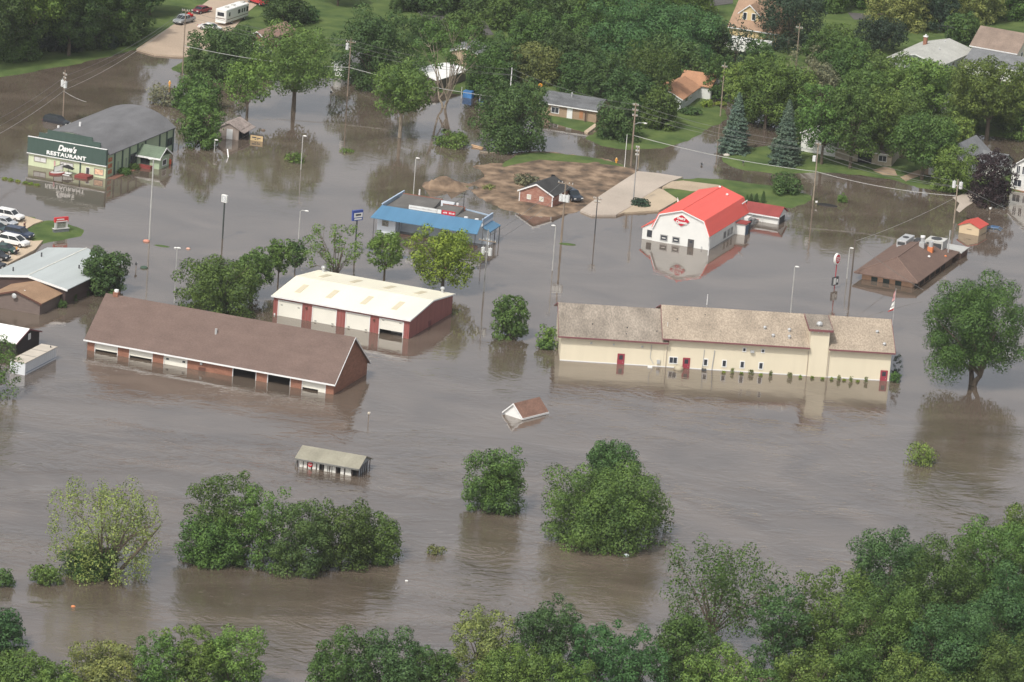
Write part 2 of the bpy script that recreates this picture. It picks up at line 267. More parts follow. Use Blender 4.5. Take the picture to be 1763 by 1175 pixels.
# ------------------------------------------------------------------ buildings
def frame(name, label, cat, A, rot=None, B=None, z=0., group=None):
    a = G(A[0], A[1], z); rz = R(rot) if rot is not None else math.atan2(*(G(*B, z)-a)[[1, 0]])
    a[2] = 0 if z else a[2]; return empty(name, label, cat, a, rz, group)
def gable_roof(x0, x1, y0, y1, h, rise, ridge, oh=.4, t=.14):
    M = MB()
    if ridge == 'x':
        ym = (y0+y1)/2; s = rise/(ym-y0); M.prism([(y0-oh, h-s*oh), (ym, h+rise), (y1+oh, h-s*oh), (y1+oh, h-s*oh+t), (ym, h+rise+t), (y0-oh, h-s*oh+t)], x0-oh*.7, x1+oh*.7, 'x')
    else:
        xm = (x0+x1)/2; s = rise/(xm-x0); M.prism([(x0-oh, h-s*oh), (xm, h+rise), (x1+oh, h-s*oh), (x1+oh, h-s*oh+t), (xm, h+rise+t), (x0-oh, h-s*oh+t)], y0-oh*.7, y1+oh*.7, 'y')
    return M
def gable_body(x0, x1, y0, y1, h, rise, ridge, z0=-1.5):
    if ridge == 'x': return MB().prism([(y0, z0), (y1, z0), (y1, h), ((y0+y1)/2, h+rise-.02), (y0, h)], x0, x1, 'x')
    return MB().prism([(x0, z0), (x1, z0), (x1, h), ((x0+x1)/2, h+rise-.02), (x0, h)], y0, y1, 'y')
def window(par, x0, x1, z0, z1, y=0., side='F', m=None, fm=None, fw=.12, mull=1, name='window'):
    # side 'F': wall plane y facing -y ; 'S': wall plane x=y-arg facing +x, (x0,x1) are depth coordinates
    fm = fm or trim; m = m or glass; F = MB(); P = MB()
    def bx(M, a0, a1, c0, c1, d0, d1): (M.box(a0, a1, y-d1, y-d0, c0, c1) if side == 'F' else M.box(y+d0, y+d1, a0, a1, c0, c1))
    bx(F, x0-fw, x0, z0-fw, z1+fw, -.02, .07); bx(F, x1, x1+fw, z0-fw, z1+fw, -.02, .07); bx(F, x0, x1, z1, z1+fw, -.02, .07); bx(F, x0, x1, z0-fw, z0, -.02, .09)
    for k in range(1, mull): a = x0+(x1-x0)*k/mull; bx(F, a-.03, a+.03, z0, z1, -.02, .06)
    bx(P, x0, x1, z0, z1, -.02, .025); f = F.build(name, fm, par); P.build('pane', m, f); return f
def door(par, x0, x1, z0, z1, m, y=0., side='F', glazed=False, fm=None, name='door', panels=0):
    D = MB(); F = MB(); bx = (lambda M, a0, a1, c0, c1, d0, d1: M.box(a0, a1, y-d1, y-d0, c0, c1)) if side == 'F' else (lambda M, a0, a1, c0, c1, d0, d1: M.box(y+d0, y+d1, a0, a1, c0, c1))
    bx(D, x0, x1, z0, z1, -.02, .05)
    for k in range(panels): zz = z0+(z1-z0)*(k+1)/(panels+1); bx(D, x0, x1, zz-.015, zz+.015, .05, .065)
    d = D.build(name, m, par); bx(F, x0-.09, x0, z0, z1+.09, -.02, .07); bx(F, x1, x1+.09, z0, z1+.09, -.02, .07); bx(F, x0, x1, z1, z1+.09, -.02, .07); F.build('frame', fm or trim, d)
    if glazed: q = MB(); bx(q, x0+.2*(x1-x0), x1-.2*(x1-x0), z0+.45*(z1-z0) if z0 > -.2 else .75, z1-.15, .05, .06); q.build('pane', glass, d)
    return d
def vent(par, x, y, z, h=.6, r=.16, m=None, cap=True, name='roof_vent'):
    M = MB().tube([(x, y, z-.3), (x, y, z+h)], r, 8)
    if cap: M.ball((x, y, z+h), r*1.7, 8, 6, (1, 1, .8))
    return M.build(name, m or steel, par, smooth=False)
def simple_house(name, label, A, B, W, h, rise, ridge, wm, rm, z=0., group='houses among the trees', cat='house', oh=.45, z0=-1.2, feats=(), x0=0., rot=None, fascia=None):
    a, b = G(*A, z), G(*B, z); L = float(np.hypot(*(b-a)[:2])); r = frame(name, label, cat, A, rot, B, z, group)
    gable_body(x0, L, 0, W, h, rise, ridge, z0).build('wall', wm, r); gable_roof(x0, L, 0, W, h, rise, ridge, oh).build('roof', rm, r)
    F = MB()
    if ridge == 'x': s = rise/(W/2); F.box(x0-oh*.7, L+oh*.7, -oh-.06, -oh-.003, h-s*oh-.05, h-s*oh+.15)
    else:
        xm = (x0+L)/2; s = rise/(xm-x0); y = -oh*.7
        F.prism([(x0-oh, h-s*oh-.08), (xm, h+rise-.08), (L+oh, h-s*oh-.08), (L+oh, h-s*oh+.13), (xm, h+rise+.13), (x0-oh, h-s*oh+.13)], y-.05, y-.003, 'y')
    F.build('fascia', fascia or trim, r)
    for q in feats:
        if q[0] == 'w': window(r, *q[1:5], mull=2)
        elif q[0] == 'd': door(r, *q[1:5], trim, panels=0)
        elif q[0] == 'sw': window(r, *q[1:5], y=L, side='S')
        elif q[0] == 'sd': door(r, *q[1:5], q[5] if len(q) > 5 else trim, y=L, side='S')
        elif q[0] == 'v': vent(r, *q[1:4], h=.5, r=.12)
        elif q[0] == 'c':
            c = MB().box(q[1]-.35, q[1]+.35, q[2]-.35, q[2]+.35, q[3]-1, q[3]+1.3).build('chimney', brick, r); MB().box(q[1]-.42, q[1]+.42, q[2]-.42, q[2]+.42, q[3]+1.3, q[3]+1.5).tube([(q[1], q[2], q[3]+1.5), (q[1], q[2], q[3]+1.8)], .17, 8).build('chimney_cap', trim, c)
    return r, L
offwhite = mat('offwhite_door', (.74, .72, .64), .5, .03, .4)
# long brick garage
g = frame('brick_garage', 'long low brick garage with a steep brown shingle roof and six door bays', 'garage', (150, 603), B=(574, 680)); L, W, h, rise = 40.6, 12.9, 1.95, 5.3
bays = [(1.25, 5.1), (7.0, 10.9), (12.75, 16.65), (24.1, 28.0), (29.8, 33.6), (35.45, 39.3)]; tops = [1.33, 1.4, 1.4, 1.42, 1.4, 1.38]; bots = [.36, .36, -1.5, 9, 9, .3]
MB().wall(L, -1.5, h, [(a, b, -1.5, t) for (a, b), t in zip(bays, tops)], .3).build('front_wall', brick, g)
M = MB().prism([(0.31, -1.5), (W, -1.5), (W, h), (W/2, h+rise-.03), (.31, h+.0)], L-.3, L, 'x').prism([(.31, -1.5), (W, -1.5), (W, h), (W/2, h+rise-.03), (.31, h)], 0, .3, 'x').box(.3, L-.3, W-.3, W, -1.5, h); M.build('wall', brick, g)
gable_roof(0, L, 0, W, h+.03, rise, 'x', .5, .16).build('roof', roof_brown, g)
s = rise/(W/2); MB().box(-.42, L+.42, -.62, -.505, h-s*.5-.02, h-s*.5+.2).build('gutter', trim, g)
MB().prism([(-.55, h-s*.5-.05), (W/2, h+rise-.05), (W+.55, h-s*.5-.05), (W+.55, h-s*.5+.16), (W/2, h+rise+.17), (-.55, h-s*.5+.16)], L+.355, L+.42, 'x').build('rake_board', trim, g)
for (a, b), t, bo in zip(bays, tops, bots):
    F = MB().box(a-.004, a+.09, -.03, .2, -1.4, t).box(b-.09, b+.004, -.03, .2, -1.4, t).box(a+.09, b-.09, -.03, .2, t-.08, t+.003); f = F.build('door_frame', trim, g)
    if bo < 5:
        D = MB().box(a+.09, b-.09, .10, .16, bo, t-.08); [D.box(a+.09, b-.09, .085, .1, z-.012, z+.012) for z in np.arange(bo+.35, t-.2, .45)]
        if a > 35: D.box(b-1.25, b-.09, .10, .16, -.3, bo)
        d = D.build('garage_door', offwhite, g)
        if 12 < a < 13: [MB().box(x, x+.45, .07, .098, .72, 1.0).build('pane', glass, d) for x in (a+.35, b-.85)]
vent(g, 19.5, 3.6, 4.7, 1.1, .2, cap=False, name='flue'); MB().box(1.0, 1.8, 6.1, 6.9, 6.8, 7.9).build('chimney', brick, g); MB().tube([(1.4, 6.5, 7.9), (1.4, 6.5, 8.25)], .35, 10).build('chimney_cap', trim, g)
door(g, 18.65, 19.6, -1.3, .45, mat('brown_metal', (.12, .055, .04)), name='hatch', fm=mat('brown_metal', (1, 1, 1))); MB().box(18.8, 19.15, -.2, 0, .95, 1.3).build('utility_box', steel, g)
MB().box(36.4, 37.2, 4.2, 4.3, 4.55, 4.6).build('roof_patch', dark, g)
# red metal storage building
g = frame('red_metal_building', 'red metal storage building with a cream roof and four white roll up doors', 'building', (469.6, 542), B=(703.4, 584)); L, W, h, rise = 23.2, 17.8, 3.1, 1.05
bays = [(.8, 4.95), (6.68, 10.85), (12.38, 16.55), (18.1, 22.25)]
MB().wall(L, -1.5, h, [(a, b, -1.5, 2.6) for a, b in bays], .2).build('front_wall', red_metal, g)
M = MB().box(.2, L-.2, W-.2, W, -1.5, h)
for x in (0, L-.2): M.prism([(.201, -1.5), (W, -1.5), (W, h), (W/2, h+rise-.03), (.201, h)], x, x+.2, 'x')
M.build('wall', red_metal, g)
for x in (.35, 5.2, 5.75, 6.3, 11.15, 11.65, 12.1, 16.85, 17.35, 17.8, 22.6, 22.95): MB().box(x, x+.07, -.035, -.001, -1.4, h-.05).build('wall_rib', mat('red_metal_rib', (.30, .07, .065), .6), g)
gable_roof(0, L, 0, W, h+.02, rise, 'x', .35, .12).build('roof', cream_roof, g); rr = MB()
for x in np.arange(.6, L, .9):
    for sgn in (0, 1): rr.add([(x-.03, -.3 if not sgn else W+.3, h+.10), (x+.03, -.3 if not sgn else W+.3, h+.10), (x+.03, W/2, h+rise+.17), (x-.03, W/2, h+rise+.17)], [(0, 1, 2, 3)])
rr.build('roof_rib', cream_roof, g)
MB().box(-.3, L+.3, -.47, -.355, h-.14, h+.12).build('gutter', trim, g); MB().prism([(-.4, h-.12), (W/2, h+rise-.1), (W+.4, h-.12), (W+.4, h+.1), (W/2, h+rise+.13), (-.4, h+.1)], L+.25, L+.31, 'x').build('rake_board', trim, g)
skym = mat('skylight_panel', (.62, .55, .40), .35, .04)
for y0, y1 in ((2.4, 6.0), (11.6, 15.2)):
    for x in (2.4, 7.7, 13.6, 18.9):
        za = lambda y: h+.02+.13+rise*(1-abs(y-W/2)/(W/2))+.035
        MB().add([(x, y0, za(y0)), (x+.95, y0, za(y0)), (x+.95, y1, za(y1)), (x, y1, za(y1)), (x, y0, za(y0)-.06), (x+.95, y0, za(y0)-.06), (x+.95, y1, za(y1)-.06), (x, y1, za(y1)-.06)], [(0, 1, 2, 3), (4, 7, 6, 5), (0, 4, 5, 1), (1, 5, 6, 2), (2, 6, 7, 3), (3, 7, 4, 0)]).build('skylight', skym, g)
vent(g, .9, 17.2, 3.3, .7, .22); vent(g, 21.6, 17.2, 3.3, .7, .22)
for i, (a, b) in enumerate(bays):
    f = MB().box(a-.004, a+.12, -.05, .15, -1.4, 2.6).box(b-.12, b+.004, -.05, .15, -1.4, 2.6).box(a+.12, b-.12, -.05, .15, 2.5, 2.603).build('door_frame', trim, g)
    bo = .82 if i == 3 else -1.4; D = MB().box(a+.12, b-.12, .06, .12, bo, 2.5); [D.box(a+.12, b-.12, .045, .06, z-.01, z+.01) for z in np.arange(max(bo, 0)+.5, 2.4, .5)]
    d = D.build('roll_up_door', offwhite, g)
    for x in (a+.45, b-.8): MB().box(x, x+.36, .02, .055, (1.75, .12, .12, 2.2)[i], (1.87, .28, .28, 2.32)[i]).build('latch', mat('latch_grey', (.2, .2, .18)), d)
for x in (5.55, 17.1): MB().box(x, x+.3, -.22, -.04, 1.9, 2.25).build('wall_lamp', mat('brown_metal', (1, 1, 1)), g)
MB().tube([(.35, -.12, -.1), (.35, -.12, .3)], .12, 8).build('standpipe', trim, g); MB().box(L, L+.06, 8.0, 9.0, -.9, 1.0).build('side_door', mat('dull_red_door', (.18, .07, .07)), g)
t = MB(); t.box(.5, 3.6, 1.5, 3, -.9, .75); tv = t.box(.8, 3.0, 1.6, 3, .75, 1.3).build('parked_van', white, None, bevel=.08); tv.parent = None; tv.location = g.location; tv.rotation_euler = g.rotation_euler; tv.location = (Vector(g.location)+Matrix.Rotation(g.rotation_euler.z, 3, 'Z') @ Vector((18.8, .6, -.35))); tag(tv, 'white van standing in floodwater inside the half raised door of the red building', 'van')
# cream hall with tower
g = frame('cream_hall', 'long cream sided hall with red eaves, a square tower and stained tan shingles', 'building', (963.6, 620.7), B=(1531, 656.5)); L = 51.2
def hall(x0, x1, h, rise, W, rm, gap=None):
    gable_body(x0, x1, 0, W, h, rise, 'x').build('wall', cream, g); s = rise/(W/2)
    for a, b in ([(x0-.49, x1+.49)] if not gap else [(x0-.49, gap[0]), (gap[1], x1+.49)]):
        MB().prism([(-.7, h-s*.7), (W/2, h+rise), (W+.7, h-s*.7), (W+.7, h-s*.7+.12), (W/2, h+rise+.12), (-.7, h-s*.7+.12)], a, b, 'x').build('roof', rm, g); MB().box(a+.04, b-.04*(b > 50), -.82, -.705, h-s*.7-.06, h-s*.7+.16).build('eave_board', maroon, g)
    if gap: MB().prism([(8.12, h+rise), (W+.7, h-s*.7), (W+.7, h-s*.7+.12), (8.12, h+rise+.12)], gap[0], gap[1], 'x').build('rear_roof', rm, g)
    MB().prism([(-.8, h-s*.7-.05), (W/2, h+rise-.05), (W+.8, h-s*.7-.05), (W+.8, h-s*.7+.15), (W/2, h+rise+.16), (-.8, h-s*.7+.15)], x0-.56, x0-.495, 'x').prism([(-.8, h-s*.7-.05), (W/2, h+rise-.05), (W+.8, h-s*.7-.05), (W+.8, h-s*.7+.15), (W/2, h+rise+.16), (-.8, h-s*.7+.15)], x1+.495, x1+.56, 'x').build('rake_board', maroon, g)
hall(0, 16.03, 4.15, 2.75, 16.4, roof_dirty); hall(16.05, L, 4.82, 2.75, 16.4, roof_tan, (38.43, 41.37))
MB().box(38.45, 41.35, -.16, 3, -1.5, 7.55).box(38.44, 41.36, 3.01, 8.1, 3, 7.55).build('tower', cream, g); MB().box(38.1, 41.75, -.6, 8.3, 7.56, 7.70).build('tower_roof', roof_dirty, g)
MB().box(38.05, 41.8, -.68, -.605, 7.38, 7.72).box(38.02, 38.095, -.6, 8.3, 7.4, 7.72).box(41.755, 41.83, -.6, 8.3, 7.4, 7.72).build('tower_eave_board', maroon, g)
bk = MB(); [bk.box(x, x+.12, -.5, -.17, 7.15, 7.4) for x in (38.6, 39.5, 40.3, 41.1)]; bk.build('bracket', trim, g); vent(g, 39.8, 1.5, 7.7, .35, .3)
reddoor = mat('red_door', (.30, .045, .065), .5, .08)
for x in (8.95, 19.1, 49.85): d = door(g, x, x+.95, -1.4, 1.6, reddoor, fm=reddoor, glazed=True); MB().box(x+.75, x+.82, -.12, -.05, .3, .4).build('handle', steel, d)
window(g, 16.95, 18.1, .72, 1.62, mull=2)
for a, b in ((0, 8.85), (10.0, 19.0), (20.15, 49.75), (50.9, L)): MB().box(a, b, -.03 if not (38 < a < 39) else -.19, -.001, -.3, .13).build('base_trim', trim, g)
for x in (22.3, 25.2, 28.0, 30.9): window(g, x, x+.5, .7, 1.62, fw=.14)
for x in (28.2, 31.1): window(g, x, x+.35, 3.35, 3.8, fw=.12)
MB().box(29.3, 29.9, -.45, 0, 3.25, 3.6).build('air_conditioner', steel, g)
for x in (16.4, 38.3, 41.55): MB().tube([(x, -.75, 4.3 if x > 20 else 3.6), (x, -.12, 4.0 if x > 20 else 3.3), (x, -.12, -1)], .06, 6).build('downspout', mat('tan_downspout', (.50, .44, .36)), g)
for x, y, z in ((31.6, 3.5, 6.0), (35.4, 3.3, 5.95), (32.8, 1.6, 5.35), (35.3, 1.5, 5.35), (49.2, 4.3, 6.25), (50.1, 1.2, 5.2)): vent(g, x, y, z, .4, .17)
for x, y, z in ((4.8, 3, 5.2), (10.2, 2.6, 5.1), (10, 1, 4.5), (14.8, 2.2, 4.9), (18, 4.6, 6.4), (22.4, 6.3, 6.9)): vent(g, x, y, z, .2, .1, grey_dark, False)
for x, z in ((4.5, 3.0), (8.0, 3.0), (12.4, 2.95)): MB().box(x, x+.3, -.22, 0, z, z+.22).build('wall_lamp', steel, g)
MB().tube([(14.0, -.1, 3.4), (13.9, -.1, 1.4), (14.5, -.1, .4)], .05, 6).tube([(22.2, -.1, 3.2), (22.1, -.1, .1)], .05, 6).tube([(23.8, -.1, 3.2), (23.6, -.1, .1)], .07, 6).build('conduit', steel, g)
MB().box(15.0, 15.5, -.25, 0, .5, 1.1).build('meter_box', steel, g); MB().box(13.6, 14.3, -1.2, -.5, -.3, .18).build('junction_box', white, g)
MB().box(22.0, 22.7, -1.0, -.3, -.3, .25).build('ground_unit', grey_dark, g)
rot_c = g.rotation_euler.z; CRM = Matrix.Rotation(rot_c, 3, 'Z'); Cloc = Vector(g.location)
tank = MB().ball((0, 0, 0), .75, 12, 8, (1, .8, .75)).build('floating_drum', mat('tan_tank', (.42, .37, .27), .7, .2), None, smooth=True); tank.location = Cloc+CRM @ Vector((18.4, -.9, .15)); tag(tank, 'tan rounded tank bobbing by the red door of the cream hall', 'tank')
# red roofed barn restaurant
DQ = g = frame('barn_restaurant', 'white gambrel barn restaurant with a bright red metal roof and a red diamond sign', 'restaurant', (1122.6, 414.7), B=(1218.9, 431.3)); L, W = 10.2, 19.6
prof = [(-.12, 2.36), (.98, 4.95), (5.05, 6.22), (9.12, 4.95), (10.3, 2.36)]
MB().prism([(0, -1.5), (L, -1.5), (L, 2.5), (9.1, 4.86), (5.05, 6.12), (1.0, 4.86), (0, 2.5)], 0, W, 'y').build('wall', white, g)
redroof = mat('bright_red_metal_roof', (.74, .12, .095), .45, .05, .2, (4, .3, 4), fine=.03)
o_ = [(a+(.0 if i == 2 else (-.1 if i < 2 else .1)), b+.14) for i, (a, b) in enumerate(prof)]
MB().prism(prof+o_[::-1], -.25, W+.3, 'y').build('roof', redroof, g)
i_ = [(p[0]*.97+.15, p[1]-.16) for p in prof]
MB().prism(prof+[(p[0]*.975+.127, p[1]-.17) for p in prof][::-1], -.31, -.255, 'y').build('rake_board', trim, g)
rb = MB(); [rb.box(10.28, 10.36, y, y+.02, 2.5, 2.52) for y in (1,)]
for pq in ((0, 1), (1, 2), (2, 3), (3, 4)):
    for y in np.arange(.3, W, .6):
        a, b = o_[pq[0]], o_[pq[1]]; rb.add([(a[0], y, a[1]+.01), (b[0], y, b[1]+.01), (b[0], y+.05, b[1]+.03), (a[0], y+.05, a[1]+.03)], [(0, 1, 2, 3)])
rb.build('roof_rib', redroof, g); MB().box(4.95, 5.15, -.25, W+.3, 6.33, 6.42).build('ridge_cap', redroof, g)
sg = MB(); dm = []
for i in range(4):
    c = [(3.5, 4.4), (5.02, 5.42), (6.54, 4.4), (5.02, 3.38)][i]; p, q = [(3.5, 4.4), (5.02, 5.42), (6.54, 4.4), (5.02, 3.38)][i-1], [(3.5, 4.4), (5.02, 5.42), (6.54, 4.4), (5.02, 3.38)][(i+1) % 4]
    dm += [(c[0]+(p[0]-c[0])*.12, c[1]+(p[1]-c[1])*.12), (c[0]+(p[0]-c[0])*.04+(q[0]-c[0])*.04, c[1]+(p[1]-c[1])*.04+(q[1]-c[1])*.04), (c[0]+(q[0]-c[0])*.12, c[1]+(q[1]-c[1])*.12)]
s_ = sg.prism(dm, -.2, -.02, 'y').build('sign', mat('sign_red', (.50, .03, .05), .4, .05), g); MB().prism([(5.02+(a-5.02)*1.07, 4.4+(b-4.4)*1.07) for a, b in dm], -.12, -.01, 'y').build('sign_rim', white, s_)
text('Dairy', 'lettering', white, s_, 4.3, 5.8, 4.43, 5.02, -.22, .02, bold=.05); text('Queen', 'lettering', white, s_, 4.05, 6.05, 3.78, 4.36, -.22, .02, bold=.05)
for a, b in ((1.55, 2.65), (3.75, 4.85)): f = window(g, a, b, .45, 1.25, fm=mat('grey_frame', (.35, .35, .34)), fw=.15); MB().box(a+.2, b-.25, -.04, -.026, .75, .9).build('poster', white, f)
door(g, 6.55, 7.45, -1.4, 1.3, mat('bronze_door', (.10, .09, .085), .3), glazed=True, fm=grey_dark)
for y in (7.6, 9.5, 11.1): window(g, y, y+1.0, .5, 1.5, y=L, side='S', fm=mat('grey_frame', (1, 1, 1)), mull=2)
MB().tube([(L+.12, .1, 2.3), (L+.12, .1, -1)], .07, 6).build('downspout', steel, g); MB().box(8.9, 9.1, -.15, 0, .0, .45).build('meter_box', steel, g)
lt = MB().prism([(-1.95, -1.5), (-.005, -1.5), (-.005, 3.2), (-.13, 3.17), (-1.95, 2.03)], .2, 5.5, 'y').build('lean_to', white, g); MB().prism([(-2.15, 1.95), (-.13, 3.2), (-.13, 3.32), (-2.15, 2.07)], 0, 5.7, 'y').build('lean_to_roof', redroof, lt); window(g, -.95, -.3, .65, 1.6, y=.2, fm=grey_dark)
v_ = MB().box(L+.005, 12.0, 13.6, 15.4, -1.5, 1.95).build('entry', white, g); MB().box(L+.1, 12.3, 13.3, 15.7, 1.96, 2.1).build('entry_roof', mat('dull_red_roof', (.26, .055, .05), .7, .12, fine=.1), v_); MB().box(12.0, 12.06, 13.8, 15.2, -1, 1.6).build('entry_door', mat('bluegrey_door', (.10, .14, .2)), v_)
MB().box(L+.005, 11.2, 17.2, 19.0, -1.5, 2.2).build('wing', white, g); MB().box(11.2, 11.26, 17.4, 18.8, -1, 1.6).build('wing_door', grey_dark, g)
vent(g, 7.2, 16.6, 5.6, .3, .14, trim); vent(g, 5.1, 18.6, 6.2, .3, .14, trim); MB().tube([(9.6, 18.0, 4.3), (10.4, 18.4, 5.0)], .12, 6).build('flue', steel, g); MB().prism([(-.9, 3.6), (-.3, 3.3), (-.9, 4.6)], 14, 14.1, 'y').build('wall_bracket', trim, g)
g = frame('red_roofed_garage', 'low white garage with a dull red shingle roof half under water behind the barn restaurant', 'garage', (1299, 380.2), -20.5); L, W = 4.3, 4.6
MB().prism([(0, -1.5), (W, -1.5), (W, 1.4), (W/2, 2.5), (0, 1.4)], -2, L, 'x').build('wall', white, g); gable_roof(-2, L, 0, W, 1.45, 1.15, 'x', .35, .12).build('roof', mat('dull_red_roof', (1, 1, 1)), g); MB().box(-2.2, L+.25, -.42, -.355, 1.12, 1.36).build('fascia', trim, g)
door(g, .4, 3.6, -1, 1.1, grey_dark, y=L, side='S'); MB().tube([(-.2, -.9, -.8), (-.2, -.9, 1.4)], .05, 6).tube([(1.4, -.25, -.8), (1.4, -.25, 1.2)], .04, 6).build('post', trim, g)
# green fronted restaurant
g = frame('green_fronted_restaurant', 'arched grey roof restaurant with a stepped dark green false front and pale green walls', 'restaurant', (48.7, 284.5), B=(188.7, 309.3)); L, W = 15.1, 26.0
pale = mat('pale_green_siding', (.55, .60, .40), .6, .05, .5, (4, 4, .4)); green = mat('dark_green_metal', (.058, .092, .078), .5, .08, .6, (5, 5, .4)); sagew = mat('sage_siding', (.36, .44, .30), .6, .06)
H = 4.2; arc = [(L*i/40, H+2.7*(1-((i-20)/20)**2)**.9 if 0 < i < 40 else H) for i in range(41)]
MB().prism([(0, -1.5), (L, -1.5)]+[(a, b-.06) for a, b in arc[::-1]], .56, W, 'y').build('wall', sagew, g)
oa = [(-.35, H-.15)]+arc[1:-1]+[(L+.35, H-.15)]; MB().prism(oa+[(a, b+.16) for a, b in oa[::-1]], .52, W+.35, 'y').build('roof', mat('grey_rolled_roof', (.155, .155, .16), .9, .16, .30, (2.2, .7, 1), .2, fine=.1), g)
MB().wall(L, -1.5, 2.2, [], .29).build('front_wall', pale, g)
MB().box(-.15, L+.15, -.35, .28, 2.35, 5.2).box(1.7, 13.7, .29, .5, 5.1, 6.1).box(3.3, 12.1, .3, .49, 6.1, 6.8).build('false_front', green, g)
MB().box(-.2, L+.2, -.42, .1, 2.205, 2.345).box(-.15, L+.15, -.38, -.0, 5.2, 5.27).build('sign_band', trim, g)
lm = mat('white_letter', (.85, .85, .83), .4, .01); text("Dave's", 'lettering', lm, g, 5.85, 9.5, 3.62, 4.75, -.4, .05, shear=.35, bold=.035); text('RESTAURANT', 'lettering', lm, g, 3.7, 11.4, 2.62, 3.34, -.4, .05, bold=.035, spacing=1.12)
window(g, 1.2, 3.4, 1.0, 1.75, fm=mat('taupe_frame', (.3, .27, .24)), m=mat('drawn_blind', (.6, .6, .58)), mull=2); window(g, 6.3, 8.7, .9, 1.6, fm=mat('taupe_frame', (1, 1, 1)), m=mat('drawn_blind', (.6, .6, .58)), mull=2)
window(g, 13.0, 14.6, .55, 1.45, fm=mat('taupe_frame', (1, 1, 1)), m=mat('peach_poster', (.7, .45, .30), .5, .4, 2), mull=1); door(g, 11.35, 11.95, -1, 1.4, grey_dark, fm=trim); MB().box(10.05, 10.3, -.12, 0, -1, 2.2).build('pilaster', green, g)  # right hand pane filled with a mottled peach poster colour
MB().box(10.4, 12.9, -2.6, -.3, -1, .38).build('porch_wall', mat('maroon_wood', (.22, .05, .045), .7, .2), g)
for y in (3.2, 6.2, 8.9, 12.0, 15.0, 20.6, 23.4, 26.0): MB().box(L, L+.10, y-.24, y+.24, -1, H-.1).build('batten', green, g)
for y0, y1, z0, z1 in ((9.3, 11.5, .4, 2.4), (23.7, 25.6, 1.2, 2.4)): window(g, y0, y1, z0, z1, y=L, side='S', fm=green, mull=2)
for y0 in (3.9, 7.0): window(g, y0+.4, y0+1.0, .6, 2.2, y=L, side='S', fm=sagew, m=mat('grey_blind', (.25, .3, .24)))
for z in (.6, 1.65, 2.75): MB().box(L, L+.08, .8, 2.2, z, z+.7).build('menu_sign', mat('orange_poster', (.42, .16, .08), .6, .5, 3), g)
p_ = MB().box(L+.005, 19.6, 11.8, 15.6, -1.5, 2.15).build('porch', sagew, g); gable_roof(L+.0, 19.7, 11.6, 15.8, 2.2, 1.3, 'x', .35, .12).build('porch_roof', mat('green_shingle', (.13, .17, .12), .9, .15, fine=.15), p_); MB().box(15.2, 20.1, 11.15, 11.245, 1.8, 2.1).build('porch_fascia', trim, p_)
MB().prism([(11.2, 1.85), (13.7, 3.4), (16.2, 1.85), (16.2, 2.1), (13.7, 3.68), (11.2, 2.1)], 19.95, 20.01, 'x').build('porch_gable_trim', trim, p_); window(p_, 16.0, 17.6, .6, 1.7, y=11.8, fm=green, m=dark, mull=2); window(p_, 13.0, 14.4, .5, 1.4, y=19.6, side='S', fm=trim)
MB().box(15.9, 18.4, 10.7, 11.7, -1, .5).build('porch_rail', mat('maroon_wood', (1, 1, 1)), p_)
vent(g, 6.9, 5.5, 6.95, .8, .2, trim, False); vent(g, .9, 9.0, 5.2, .3, .2, trim, False)
bd = MB(); bd.prism([(L+.1, .5), (L+.1, 11), (L+1.5, 10.6), (L+1.5, .8)], -1, .08, 'z').build('planter_bed', mat('brick_edging', (.20, .10, .07)), g)
GR = g
# blue roofed shop
g = frame('blue_roofed_shop', 'flat roofed shop with a broad blue metal awning roof and white siding', 'shop', (641.7, 403), B=(818, 431)); L = 18.2; D = 14.3
blue = mat('blue_metal_roof', (.088, .205, .33), .45, .07, .25, (3, .4, 1)); wsid = mat('bluish_white_siding', (.66, .70, .74), .6, .04, .6, (.3, .3, 5)); flat = mat('grey_roll_roof', (.125, .12, .112), .95, .22, .35, fine=.12)
D2 = 8.8; MB().prism([(0, 4.4), (L, 4.4), (L, D2), (0, D)], -1.5, 3.75, 'z').build('wall', wsid, g); MB().prism([(.2, 4.6), (L-.2, 4.6), (L-.2, D2-.15), (.2, D-.2)], 3.76, 3.85, 'z').build('flat_roof', flat, g)
MB().box(0, .2, 3.6, D, 3.76, 4.45).box(L-.2, L, 3.6, D2, 3.76, 4.45).prism([(.2, D-.25), (L-.2, D2-.2), (L-.2, D2), (.2, D-.05)], 3.76, 4.05, 'z').build('parapet', mat('greyblue_siding', (.33, .42, .52), .6, .08), g)
MB().box(-.03, .23, 3.5, D+.05, 4.46, 4.53).box(L-.23, L+.03, 3.5, D2+.05, 4.46, 4.53).build('parapet_cap', mat('greyblue_cap', (.40, .50, .62)), g)
aw = MB().add([(-.5, -.3, 2.9), (L+.4, -.3, 2.9), (L-.1, 3.4, 4.3), (0.1, 3.4, 4.3), (-.5, -.3, 2.78), (L+.4, -.3, 2.78), (L-.1, 3.4, 3.9), (.1, 3.4, 3.9)], [(0, 1, 2, 3), (7, 6, 5, 4), (0, 4, 5, 1), (1, 5, 6, 2), (2, 6, 7, 3), (3, 7, 4, 0)]).build('awning_roof', blue, g)
rb = MB(); [rb.add([(x-.03, -.31, 2.93), (x+.03, -.31, 2.93), (x+.03, 3.4, 4.34), (x-.03, 3.4, 4.34)], [(0, 1, 2, 3)]) for x in np.arange(.3, L-.1, .6)]; rb.build('roof_rib', blue, aw)
MB().box(.1, 3.4, 1.6, 4.39, -1.5, 2.9).build('front_room', wsid, g); window(g, 1.1, 2.0, 1.35, 2.25, y=1.6, fm=mat('taupe_frame', (1, 1, 1)), m=mat('framed_picture', (.25, .24, .2), .6, .8, 4))
for i, x in enumerate(np.arange(4.2, 10, 1.55)): window(g, x, x+1.2, 1.7, 2.5, y=4.4, fm=white)
